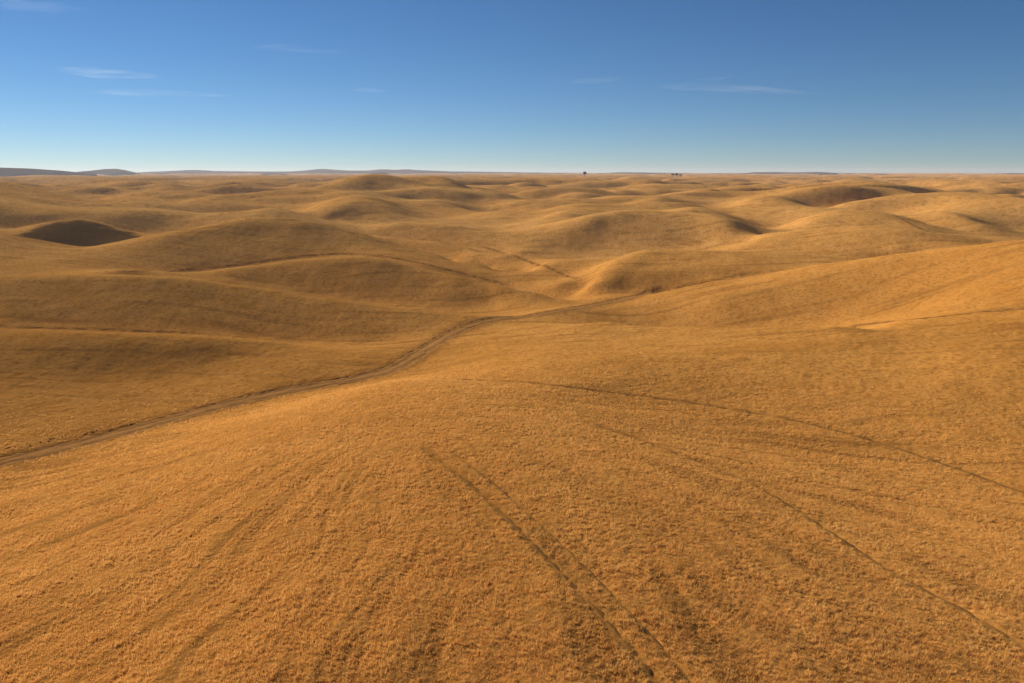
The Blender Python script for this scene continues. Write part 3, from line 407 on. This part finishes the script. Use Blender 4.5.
def grid_mesh(name, V, F, smooth=True):
    me = bpy.data.meshes.new(name)
    V = np.ascontiguousarray(V, dtype=np.float32); F = np.ascontiguousarray(F, dtype=np.int32)
    n, k = len(F), F.shape[1]
    me.vertices.add(len(V)); me.vertices.foreach_set('co', V.ravel())
    me.loops.add(n * k); me.loops.foreach_set('vertex_index', F.ravel())
    me.polygons.add(n)
    me.polygons.foreach_set('loop_start', np.arange(0, n * k, k, dtype=np.int32))
    me.polygons.foreach_set('use_smooth', np.full(n, smooth, dtype=bool))
    me.update(calc_edges=True)
    return me

def quads(nr, nc, closed=False):
    i = np.arange(nr - 1)[:, None]; j = np.arange(nc if closed else nc - 1)[None]
    a = i * nc + j; b = i * nc + (j + 1) % nc
    return np.stack([a, b, b + nc, a + nc], -1).reshape(-1, 4)

def attr(me, name, v):
    a = me.attributes.new(name, 'FLOAT', 'POINT'); a.data.foreach_set('value', np.asarray(v, np.float32).ravel())

# ---------------------------------------------------------------- materials
class N:
    """small node builder"""
    def __init__(self, name):
        self.m = bpy.data.materials.new(name); self.m.use_nodes = True
        self.t = self.m.node_tree; self.t.nodes.clear()
        self.out = self.t.nodes.new('ShaderNodeOutputMaterial')
    def n(self, typ, **kw):
        nd = self.t.nodes.new(typ)
        for k, v in kw.items():
            if k.startswith('i_'):
                key = k[2:]; key = int(key) if key.isdigit() else key.replace('_', ' ')
                if hasattr(v, 'is_output'): self.t.links.new(v, nd.inputs[key])
                else: nd.inputs[key].default_value = v
            else: setattr(nd, k, v)
        return nd
    def noise(self, vec, scale, detail=3, rough=.55, dim='3D'):
        return self.n('ShaderNodeTexNoise', noise_dimensions=dim, i_Vector=vec, i_Scale=scale, i_Detail=detail, i_Roughness=rough).outputs['Fac']
    def rng(self, v, a, b, c=0., d=1.):
        return self.n('ShaderNodeMapRange', interpolation_type='SMOOTHSTEP', i_0=v, i_1=a, i_2=b, i_3=c, i_4=d).outputs[0]
    def mix(self, f, a, b):
        nd = self.n('ShaderNodeMix', data_type='RGBA')
        for s, v in ((0, f), (6, a), (7, b)):
            if hasattr(v, 'is_output'): self.t.links.new(v, nd.inputs[s])
            else: nd.inputs[s].default_value = v
        return nd.outputs[2]
    def math(self, op, a, b=0.):
        return self.n('ShaderNodeMath', operation=op, i_0=a, i_1=b).outputs[0]
    def attr(self, name):
        return self.n('ShaderNodeAttribute', attribute_name=name).outputs['Fac']
    def surf(self, col, normal=None):
        b = self.n('ShaderNodeBsdfDiffuse', i_Roughness=.4)
        self.t.links.new(col, b.inputs['Color'])
        if normal: self.t.links.new(normal, b.inputs['Normal'])
        self.t.links.new(b.outputs[0], self.out.inputs['Surface'])
        return self.m

def c(r, g, b): return (r, g, b, 1.)

def grass_material():
    k = N('dry_grass')
    pos = k.n('ShaderNodeTexCoord').outputs['Object']
    thin, dark, pale, dell_shade = k.attr('thin'), k.attr('tone'), k.attr('pale'), k.attr('dell_shade')
    big = k.noise(pos, .011, 4); mid = k.noise(pos, .16, 5, .68); fine = k.noise(pos, 1.3, 4, .65); tuft = k.noise(pos, 6.5, 3, .7)
    col = k.mix(k.rng(big, .35, .65), c(.63, .280, .058), c(.72, .325, .070))
    col = k.mix(pale, col, c(.95, .505, .152))  # brightness of sunlit tips at grazing view, painted as paler straw
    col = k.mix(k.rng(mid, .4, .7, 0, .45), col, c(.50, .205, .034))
    col = k.mix(k.rng(fine, .46, .66, 0, .75), col, c(.42, .165, .026))
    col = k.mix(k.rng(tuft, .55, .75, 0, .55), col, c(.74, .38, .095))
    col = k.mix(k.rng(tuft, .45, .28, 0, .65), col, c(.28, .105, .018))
    col = k.mix(k.math('MULTIPLY', thin, .75), col, c(.22, .092, .026))
    col = k.mix(dark, col, c(.42, .165, .028))
    col = k.mix(dell_shade, col, k.mix(k.rng(fine, .4, .6), c(.060, .036, .016), c(.125, .072, .028)))  # shaded dell slope mixed in as a dark albedo
    b1 = k.n('ShaderNodeBump', i_Strength=.45, i_Distance=.08, i_Height=tuft)
    b2 = k.n('ShaderNodeBump', i_Strength=.3, i_Distance=.2, i_Height=fine, i_Normal=b1.outputs[0])
    return k.surf(col, normal=b2.outputs[0])

def track_material(name, c0, c1, c2):
    k = N(name)
    pos = k.n('ShaderNodeTexCoord').outputs['Object']
    rut = k.attr('rut')
    a = k.noise(pos, .5, 5, .65); f = k.noise(pos, 5., 4, .65)
    col = k.mix(k.rng(a, .35, .65), c0, c1)
    col = k.mix(k.rng(f, .4, .65, 0, .6), col, c2)
    col = k.mix(k.math('MULTIPLY', rut, k.rng(a, .3, .6, .3, .85)), col, c(.17, .085, .030))
    b = k.n('ShaderNodeBump', i_Strength=.6, i_Distance=.08, i_Height=f)
    return k.surf(col, normal=b.outputs[0])

def plain_material(name, c0, c1, scale, bump=0.):
    k = N(name)
    pos = k.n('ShaderNodeTexCoord').outputs['Object']
    a = k.noise(pos, scale, 5, .62)
    return k.surf(k.mix(k.rng(a, .35, .65), c0, c1))

# ---------------------------------------------------------------- tracks as world polylines
def resample(P, step):
    P = np.array(P, float)
    s = np.r_[0, np.cumsum(np.hypot(*np.diff(P[:, :2], axis=0).T))]
    n = max(8, int(s[-1] / step)); t = np.linspace(0, s[-1], n)
    return np.c_[np.interp(t, s, P[:, 0]), np.interp(t, s, P[:, 1])], t

def dist_to(P, x, y):
    """unsigned distance of points to a polyline, far points left at 99"""
    d = np.full(x.shape, 99.)
    m = np.flatnonzero((x > P[:, 0].min() - 8) & (x < P[:, 0].max() + 8) & (y > P[:, 1].min() - 8) & (y < P[:, 1].max() + 8))
    if not len(m): return d
    xs, ys = x[m], y[m]; best = np.full(len(m), 99.)
    for (ax, ay), (bx, by) in zip(P[:-1], P[1:]):
        q = np.flatnonzero((xs > min(ax, bx) - 6) & (xs < max(ax, bx) + 6) & (ys > min(ay, by) - 6) & (ys < max(ay, by) + 6))
        if not len(q): continue
        dx, dy = bx - ax, by - ay; L = dx * dx + dy * dy + 1e-9
        t = np.clip(((xs[q] - ax) * dx + (ys[q] - ay) * dy) / L, 0, 1)
        best[q] = np.minimum(best[q], np.hypot(xs[q] - ax - t * dx, ys[q] - ay - t * dy))
    d[m] = best
    return d

# ---------------------------------------------------------------- the ground
T = Terrain(TRACED_PTS)

def streaks(x, y, r):
    """rows, runnels and thin places in the standing grass, 0..1"""
    px, py = HILLTOP
    dx, dy = x - px, y - py
    ang = np.arctan2(dx, -dy); rad = np.hypot(dx, dy)
    w = .06 * perlin(dx / 14, dy / 14)
    s = perlin((ang + w) * 15 + 40, rad / 45 + 3) * .75 + perlin((ang + w) * 34 + 11, rad / 26 + 3) * .5 + perlin((ang + w) * 61 + 5, rad / 18 + 9) * .4
    patch = sstep(-.25, .35, perlin(dx / 11 + 7, dy / 11))
    near = sstep(9, 34, rad) * (1 - sstep(85, 110, r))
    st = sstep(-.12, .48, s) * near * (.36 + .4 * patch) * .95
    wx = x + 5 * perlin(x / 30, y / 30 + 8)
    wy = y + 4 * perlin(x / 45 + 4, y / 45)
    s2 = perlin(wx / 34 + 3, wy / 2.6 + 5) * .7 + perlin(wx / 17 + 9, wy / 1.2) * .5
    st2 = sstep(.05, .75, s2) * sstep(95, 140, r) * .62
    return np.clip(st + st2, 0, 1)

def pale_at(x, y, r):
    """straw colour paled by distance to stand for sunlit grass tips; random patches too"""
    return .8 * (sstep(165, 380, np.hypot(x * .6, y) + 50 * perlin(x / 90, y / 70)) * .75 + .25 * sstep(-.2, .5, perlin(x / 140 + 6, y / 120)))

def build_ground():
    fine = np.linspace(-R(45), R(45), 1260)
    rest = np.linspace(R(45), R(315), 72)[1:-1]
    th = np.r_[fine, rest]
    def lg(a, b, k): return np.exp(np.linspace(math.log(a), math.log(b), max(2, int(math.log(b / a) / k)), endpoint=False))
    r = np.r_[lg(.05, 2.5, .4), lg(2.5, 26, .05), lg(26, 165, .0031), lg(165, 460, .0048), lg(460, 12000, .0075), 12000.]
    nr, nc = len(r), len(th)
    Rr, A = np.meshgrid(r, th, indexing='ij')
    x = (Rr * np.sin(A)).ravel(); y = (Rr * np.cos(A)).ravel(); rr = Rr.ravel()
    z = T.z(x, y)
    thin = streaks(x, y, rr)
    core = np.zeros_like(x); rutc = np.zeros_like(x)
    for name, kind, w, P in TRACKS:
        Q, _ = resample(P, 2.5)
        d = dist_to(Q, x, y)
        rag = .3 * w * perlin(x / 1.3, y / 1.3) + .2 * w * perlin(x / .5, y / .5)
        if kind == 'main': core = np.maximum(core, 1 - sstep(w * .55, w * .85, d + rag * .4))
        if kind == 'rut': rutc = np.maximum(rutc, 1 - sstep(w * .5, w * 1.1, d + rag * .5))
        thin = np.maximum(thin, (.75 if kind == 'main' else .4) * (1 - sstep(w * .8, w * 1.9, d + rag * 1.6)))
    # canopy of the grass: tufts the mesh can still carry at each distance
    def oct(wl, amp):
        lim = sstep(0, 1, (wl * 480 - rr) / (wl * 240))
        o = np.zeros_like(x); m = np.flatnonzero(lim > 0)
        o[m] = lim[m] * amp * perlin(x[m] / wl, y[m] / wl + wl * 77)
        return o
    g = oct(.17, .014) + oct(.36, .014) + oct(.6, .022) + oct(1.2, .034) + oct(3.1, .06)
    z = z + g * (1 - core) - .05 * thin * (1 - core) * (1 - sstep(120, 200, rr)) - .03 * rutc - .30 * core * (1 - sstep(260, 420, rr))
    tone = sstep(.1, .6, perlin(x / 37 + 2, y / 21 + 2) * .6 + perlin(x / 11, y / 7) * .35) * .35 * (1 - sstep(110, 220, rr) * .7)
    V = np.c_[x, y, z]
    F = quads(nr, nc, True)
    me = grid_mesh('ground', V, F)
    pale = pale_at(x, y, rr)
    # shade on the hillside in the dell, painted as darker ground colour
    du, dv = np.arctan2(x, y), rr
    u = (du - DELL_SHADE[0]) / (DELL_SHADE[1] - DELL_SHADE[0]); top = DELL_SHADE[2] + (DELL_SHADE[3] - DELL_SHADE[2]) * np.sin(math.pi * np.clip(u, 0, 1) ** .9) ** .6
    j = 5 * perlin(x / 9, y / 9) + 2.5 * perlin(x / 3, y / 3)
    dell_shade = sstep(0, .12, u + j * .006) * sstep(0, .12, 1 - u + j * .006) * (1 - sstep(-10, 4, dv - top + 1.6 * j)) * sstep(322, 330, dv) * .88
    attr(me, 'thin', thin); attr(me, 'tone', tone); attr(me, 'pale', pale); attr(me, 'dell_shade', dell_shade)
    return link('ground', me, grass_material(), kind='structure'), z.min(), z.max()

def build_track(name, kind, w, P):
    Q, t = resample(P, .45 if kind != 'fold' else .9)
    # smooth heading
    d = np.gradient(Q, axis=0); d /= np.linalg.norm(d, axis=1)[:, None]
    nrm = np.c_[-d[:, 1], d[:, 0]]
    u = np.linspace(-1.25, 1.25, 21 if kind == 'main' else 13)
    wob = 1 + .35 * perlin(t / 5, t * 0 + w) + .22 * perlin(t / 1.7, t * 0 + w + 3)
    off = u[None] * w * wob[:, None]
    x = Q[:, 0, None] + nrm[:, 0, None] * off; y = Q[:, 1, None] + nrm[:, 1, None] * off
    z = T.z(x, y)
    au = np.abs(u)[None] + 0 * x
    rut = np.zeros_like(x)
    if kind == 'main':
        jig = .06 * perlin(t / 9, t * 0 + 5)[:, None]
        rut = np.exp(-((au - .45 + jig) / .16) ** 2)
        z = z - .07 - .05 * rut + .02 * np.exp(-(au / .2) ** 2)
    elif kind == 'rut':
        rut = np.exp(-(au / .55) ** 2)
        z = z - .07 + .05 * rut + .035 * perlin(x / .6, y / .6)
    else:
        rut = np.exp(-((au - .35) / .35) ** 2)
        z = z + .03 - .04 * rut
    lump = .05 * perlin(x / .45, y / .45) + .05 * perlin(x / 1.1, y / 1.1 + 4)
    z = z + lump - .5 * sstep(.95, 1.25, au + .22 * perlin(x / .9, y / .9))
    # run the ends out under the sod
    e = np.minimum(t, t[-1] - t)[:, None]
    z = z - .5 * (1 - sstep(0, 3.0, e))
    me = grid_mesh(name, np.c_[x.ravel(), y.ravel(), z.ravel()], quads(len(t), len(u)))
    attr(me, 'rut', rut * (.55 + .45 * sstep(-.3, .3, perlin(x / 4, y / 4))))
    return me

def grass_blade_material():
    k = N('straw')
    tint = k.attr('tint')
    col = k.mix(tint, c(.65, .338, .084), c(.93, .63, .215))
    d = k.n('ShaderNodeBsdfDiffuse', i_Color=col); t = k.n('ShaderNodeBsdfTranslucent', i_Color=col)
    mx = k.n('ShaderNodeMixShader', i_0=.35)
    k.t.links.new(d.outputs[0], mx.inputs[1]); k.t.links.new(t.outputs[0], mx.inputs[2])
    k.t.links.new(mx.outputs[0], k.out.inputs['Surface'])
    return k.m

def build_grass(n_tufts, per):
    g = np.random.RandomState(3)
    r = g.uniform(22, 128, n_tufts); a = g.uniform(-R(43), R(43), n_tufts)
    x, y = r * np.sin(a), r * np.cos(a)
    rows = streaks(x, y, r); thin = 0 * x
    for name, kind, w, P in TRACKS:
        Q, _ = resample(P, 1.5)
        d = dist_to(Q, x, y)
        thin = np.maximum(thin, 1.3 * (1 - sstep(w * .5, w * (1.3 if kind != 'rut' else 1.7), d + .6 * w * perlin(x / .7, y / .7))))
    bare = .12 * sstep(.1, .6, perlin(x / 1.7, y / 1.7 + 4)) + .15 * sstep(0, .6, perlin(x / 6, y / 6))
    keep = g.rand(n_tufts) < (1 - .97 * np.clip(thin * 1.5, 0, 1)) * (1 - .75 * rows) * (1 - .5 * bare) * (1 - sstep(60, 128, r))
    x, y, r, thin = x[keep], y[keep], r[keep], np.maximum(thin, .9 * rows)[keep]
    z = T.z(x, y)
    n = len(x)
    vig = (1 + .5 * perlin(x / 2.3, y / 2.3) + .3 * perlin(x / .6, y / .6)) * (1 - .5 * np.clip(thin, 0, 1))
    X = np.repeat(x, per) + np.repeat(np.clip(r / 75, 1, 1.7), per) * g.normal(0, .055, n * per); Y = np.repeat(y, per) + g.normal(0, .055, n * per); Z = np.repeat(z, per) - .05
    h = np.repeat(vig, per) * g.uniform(.08, .20, n * per); wd = g.uniform(.008, .021, n * per)
    q = g.uniform(0, math.pi, n * per); lx = g.normal(.03, .07, n * per); ly = g.normal(-.02, .07, n * per)
    V = np.empty((n * per, 3, 3), np.float32)
    V[:, 0] = np.c_[X - wd * np.cos(q), Y - wd * np.sin(q), Z]
    V[:, 1] = np.c_[X + wd * np.cos(q), Y + wd * np.sin(q), Z]
    V[:, 2] = np.c_[X + lx, Y + ly, Z + h + .05]
    me = grid_mesh('grass', V.reshape(-1, 3), np.arange(n * per * 3).reshape(-1, 3), False)
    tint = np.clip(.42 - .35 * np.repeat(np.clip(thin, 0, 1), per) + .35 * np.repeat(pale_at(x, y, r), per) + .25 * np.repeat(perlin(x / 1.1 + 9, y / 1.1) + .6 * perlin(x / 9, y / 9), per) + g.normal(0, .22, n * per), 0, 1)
    attr(me, 'tint', np.repeat(tint, 3))
    return me

# ---------------------------------------------------------------- far hills
def build_hills(P, depth, seed):
    """P: crest points x, y, z. a ridge with a front and a back slope"""
    P = np.array(P, float)
    s = np.r_[0, np.cumsum(np.hypot(*np.diff(P[:, :2], axis=0).T))]
    t = np.linspace(0, s[-1], 260)
    C3 = np.stack([np.interp(t, s, P[:, i]) for i in range(3)], 1)
    k = np.ones(7) / 7
    C3[:, 2] = np.convolve(np.pad(C3[:, 2], 3, 'edge'), k, 'valid')
    d = np.gradient(C3[:, :2], axis=0); d /= np.linalg.norm(d, axis=1)[:, None]
    n = np.c_[-d[:, 1], d[:, 0]]
    u = np.linspace(-1, 1, 41)
    x = C3[:, 0, None] + n[:, 0, None] * u * depth; y = C3[:, 1, None] + n[:, 1, None] * u * depth
    zb = -10.
    prof = np.cos(np.clip(np.abs(u), 0, 1) * math.pi / 2) ** 1.3
    h = (C3[:, 2] - zb)[:, None]
    end = sstep(0, .02, t / t[-1]) * sstep(0, .02, 1 - t / t[-1])
    z = zb + h * prof[None] * (.25 + .75 * end[:, None])
    z += prof[None] * (1 - prof[None]) * h * 1.1 * perlin(x / 260 + seed, y / 260)
    return grid_mesh('hills', np.c_[x.ravel(), y.ravel(), z.ravel()], quads(len(t), len(u)))

# ---------------------------------------------------------------- plants
def leaf_cloud(rng, n, size, shape):
    V = []; F = []
    for i in range(n):
        p = shape(rng)
        a = np.array([rng.gauss(0, 1) for _ in range(3)]); a /= np.linalg.norm(a)
        b = np.cross(a, [rng.gauss(0, 1) for _ in range(3)]); b /= np.linalg.norm(b)
        s = size * rng.uniform(.6, 1.4); k = len(V)
        V += [p + a * s, p + b * s * .6, p - a * s, p - b * s * .6]
        F.append((k, k + 1, k + 2, k + 3))
    return np.array(V), np.array(F)

def build_tree(x, y, height, spread, seed, label, mats, group=None):
    rng = random.Random(seed)
    root = link('tree', None, label=label, cat='tree', group=group)
    root.location = (x, y, float(T.z(x, y)))
    bm = bmesh.new()
    def limb(a, b, r0, r1, seg=5):
        a, b = np.array(a), np.array(b); prev = None
        ax = (b - a) / np.linalg.norm(b - a); u = np.cross(ax, (.3, .9, .2)); u /= np.linalg.norm(u); v = np.cross(ax, u)
        for s in range(seg + 1):
            f = s / seg; p = a * (1 - f) + b * f; p = p + u * .06 * height * math.sin(f * 3.1) * .4; rr = r0 * (1 - f) + r1 * f
            ring = [bm.verts.new(p + rr * (u * math.cos(q) + v * math.sin(q))) for q in np.linspace(0, 2 * math.pi, 9)[:-1]]
            if prev:
                for i in range(8): bm.faces.new((prev[i], prev[(i + 1) % 8], ring[(i + 1) % 8], ring[i]))
            prev = ring
    limb((0, 0, -.4), (.1, 0, height * .5), height * .045, height * .028)
    lobes = []
    for i in range(9):
        q = i * 2.4 + rng.uniform(-.4, .4); f = rng.uniform(.4, .95)
        e = np.array([math.cos(q) * spread * f * .62, math.sin(q) * spread * f * .62, height * rng.uniform(.45, .85)])
        limb((.05, 0, height * rng.uniform(.25, .45)), e, height * .02, height * .006, 4)
        lobes.append((e, spread * rng.uniform(.30, .48)))
    lobes.append((np.array([0, 0, height * .82]), spread * .42))
    me = bpy.data.meshes.new('trunk'); bm.to_mesh(me); bm.free()
    link('trunk', me, mats[0], root)
    def shape(g):
        e, s = lobes[g.randrange(len(lobes))]
        d = np.array([g.gauss(0, 1) for _ in range(3)]); d /= np.linalg.norm(d)
        return e + d * s * g.random() ** .4 * np.array([1, 1, .75])
    V, F = leaf_cloud(rng, 2600, height * .035, shape)
    link('crown', grid_mesh('crown', V, F, False), mats[1], root)
    return root

# ---------------------------------------------------------------- build
ground, ZLO, ZHI = build_ground()

m_track = track_material('packed_dirt', c(.50, .235, .064), c(.40, .185, .054), c(.56, .27, .075))
m_rut = track_material('worn_rut', c(.42, .190, .042), c(.33, .145, .034), c(.48, .22, .048))
for name, kind, w, P in TRACKS:
    me = build_track(name, kind, w, P)
    link(name, me, m_track if kind == 'main' else m_rut, kind='structure')

link('grass', build_grass(340000, 8), grass_blade_material(), kind='stuff', label='short dry golden grass standing over the near hill')

# broken soil of a small washout beside the track
def build_washout():
    rng = random.Random(4)
    Q, t = resample(WASHOUT, .22)
    V = []; F = []
    for (x, y), s in zip(Q, t):
        for _ in range(3):
            if perlin(s / 3.1, .3) < -.18 or rng.random() < .35: continue
            ox, oy = x + rng.gauss(0, .35), y + rng.gauss(0, .55)
            z = float(T.z(ox, oy)); a = rng.uniform(.07, .22)
            n = 7; k = len(V); top = (ox + rng.uniform(-.1, .1), oy + rng.uniform(-.1, .1), z + a * rng.uniform(.25, .7))
            for i in range(n):
                q = 2 * math.pi * i / n; V.append((ox + a * math.cos(q) * rng.uniform(.7, 1.5), oy + a * math.sin(q) * rng.uniform(.7, 1.3), z - .08))
            V.append(top)
            for i in range(n): F.append((k + i, k + (i + 1) % n, k + n))
    return grid_mesh('clods', np.array(V), np.array(F), False)
link('soil_clods', build_washout(), plain_material('dark_soil', c(.17, .085, .032), c(.27, .13, .042), 2.), kind='stuff',
     label='dark broken soil clods along the left dirt track')

m_hill = plain_material('far_scrub', c(.030, .027, .028), c(.065, .050, .040), .006)
m_hilld = plain_material('far_wood', c(.035, .040, .028), c(.07, .065, .042), .01)
for i, (P, depth, dark) in enumerate(HILLS):
    link('hills', build_hills(P, depth, i * 13.7), m_hilld if dark else m_hill, kind='structure')

m_bark = plain_material('bark', c(.07, .05, .035), c(.12, .09, .06), 3.)
m_leaf = plain_material('dark_foliage', c(.030, .040, .018), c(.065, .070, .030), 1.2)
for x, y, h, sp, seed, label, grp in TREES:
    build_tree(x, y, h, sp, seed, label, (m_bark, m_leaf), grp)

# ---------------------------------------------------------------- air
def box(name, lo, hi):
    me = bpy.data.meshes.new(name)
    V = [(x, y, z) for x in (lo[0], hi[0]) for y in (lo[1], hi[1]) for z in (lo[2], hi[2])]
    me.from_pydata(V, [], [(0, 1, 3, 2), (4, 6, 7, 5), (0, 4, 5, 1), (2, 3, 7, 6), (0, 2, 6, 4), (1, 5, 7, 3)])
    return me
k = N('air')
vol = k.n('ShaderNodeVolumePrincipled', i_Color=c(.72, .79, .92), i_Density=HAZE, i_Anisotropy=.2)
k.t.links.new(vol.outputs[0], k.out.inputs['Volume'])
ZT = max(HILL_TOP, ZHI, CAM_Z) + 6
link('haze', box('haze', (-12050, -12050, ZLO - 1.2), (12050, 12050, ZT)), k.m, kind='stuff', label='thin pale haze over the distant hills')

def build_cloud(P, rad, dens, seed, label):
    """a wisp of cirrus: a lens-shaped streak of thin volume round a bent axis"""
    P = np.array(P, float)
    root = P.mean(0)
    t = np.linspace(0, 1, 40); s = np.linspace(0, 1, len(P))
    C3 = np.stack([np.interp(t, s, P[:, i]) for i in range(3)], 1)
    for _ in range(6): C3[1:-1] = (C3[:-2] + 2 * C3[1:-1] + C3[2:]) / 4
    prof = np.maximum(.06, np.sin(math.pi * t ** .8) ** .7)
    d = np.gradient(C3, axis=0); d /= np.linalg.norm(d, axis=1)[:, None]
    up = np.array([0, 0, 1.]); sd = np.cross(d, up); sd /= np.linalg.norm(sd, axis=1)[:, None]
    q = np.linspace(0, 2 * math.pi, 17)[:-1]
    wob = 1 + .25 * perlin(t[:, None] * 6 + seed, q[None] / 2 + seed)
    ring = C3[:, None] + (prof[:, None] * wob)[..., None] * rad * (2.4 * np.cos(q)[None, :, None] * sd[:, None] + np.sin(q)[None, :, None] * up)
    V = (ring - root).reshape(-1, 3)
    F = quads(40, 16, True)
    me = grid_mesh('cloud', V, F)
    bm = bmesh.new(); bm.from_mesh(me); bm.verts.ensure_lookup_table()
    bm.faces.new([bm.verts[i] for i in range(16)][::-1]); bm.faces.new([bm.verts[39 * 16 + i] for i in range(16)])
    bmesh.ops.recalc_face_normals(bm, faces=bm.faces); bm.to_mesh(me); bm.free()
    k = N('cirrus')
    tc = k.n('ShaderNodeTexCoord')
    mp = k.n('ShaderNodeMapping', i_Vector=tc.outputs['Generated'], i_Location=(-1, -1, -1), i_Scale=(2, 2, 2))
    ax = k.math('ABSOLUTE', k.n('ShaderNodeSeparateXYZ', i_0=mp.outputs[0]).outputs[0])
    mp2 = k.n('ShaderNodeMapping', i_Vector=tc.outputs['Object'], i_Scale=(.00035, .0012, .006), i_Location=(seed, seed, 0))
    nz = k.noise(mp2.outputs[0], 1., 4, .6)
    D = k.math('MULTIPLY', k.rng(ax, 1.0, .5), k.rng(nz, .32, .76))
    vol = k.n('ShaderNodeVolumePrincipled', i_Color=c(.97, .97, .97), i_Density=k.math('MULTIPLY', D, dens * .72), i_Anisotropy=.3)
    k.t.links.new(vol.outputs[0], k.out.inputs['Volume'])
    o = link('cloud', me, k.m, label=label, cat='cloud', group='thin cirrus clouds in the blue sky')
    o.location = root
for cl in CLOUDS: build_cloud(*cl)

# ---------------------------------------------------------------- light, sky, camera
w = bpy.data.worlds.new('World'); scene.world = w; w.use_nodes = True
nt = w.node_tree; nt.nodes.clear()
sky = nt.nodes.new('ShaderNodeTexSky'); sky.sky_type = 'NISHITA'; sky.sun_disc = False
sky.sun_elevation = R(SUN_EL); sky.sun_rotation = R(SUN_AZ)
sky.altitude = 3500; sky.air_density = AIR; sky.dust_density = DUST; sky.ozone_density = OZONE
bg = nt.nodes.new('ShaderNodeBackground'); bg.inputs[1].default_value = SKY_STRENGTH
out = nt.nodes.new('ShaderNodeOutputWorld')
hs = nt.nodes.new('ShaderNodeHueSaturation'); hs.inputs['Saturation'].default_value = SKY_SAT
nt.links.new(sky.outputs[0], hs.inputs['Color']); nt.links.new(hs.outputs[0], bg.inputs[0]); nt.links.new(bg.outputs[0], out.inputs[0])

L = bpy.data.lights.new('sun', 'SUN'); L.energy = SUN_STRENGTH; L.angle = R(.53); L.color = (1., .91, .78)
so = bpy.data.objects.new('sun', L); COL.objects.link(so)
from mathutils import Vector
sd = Vector((math.sin(R(SUN_AZ)) * math.cos(R(SUN_EL)), math.cos(R(SUN_AZ)) * math.cos(R(SUN_EL)), math.sin(R(SUN_EL))))
so.rotation_euler = sd.to_track_quat('Z', 'Y').to_euler(); so.location = (0, 0, 200)

cam = bpy.data.cameras.new('camera'); co = bpy.data.objects.new('camera', cam); COL.objects.link(co)
co.location = (0, 0, CAM_Z); co.rotation_euler = (R(90) - PITCH, 0, 0)
cam.sensor_width = 36; cam.lens = 36 * FOCAL_PX / 1024; cam.clip_start = .5; cam.clip_end = 200000
scene.camera = co

vs = scene.view_settings
vs.view_transform = 'Standard'; vs.look = 'None'; vs.gamma = 1; vs.use_curve_mapping = False; vs.exposure = EXPOSURE
cy = scene.cycles
cy.max_bounces = 6; cy.volume_bounces = 1; cy.use_denoising = True; cy.volume_step_rate = 1.0; cy.volume_max_steps = 256
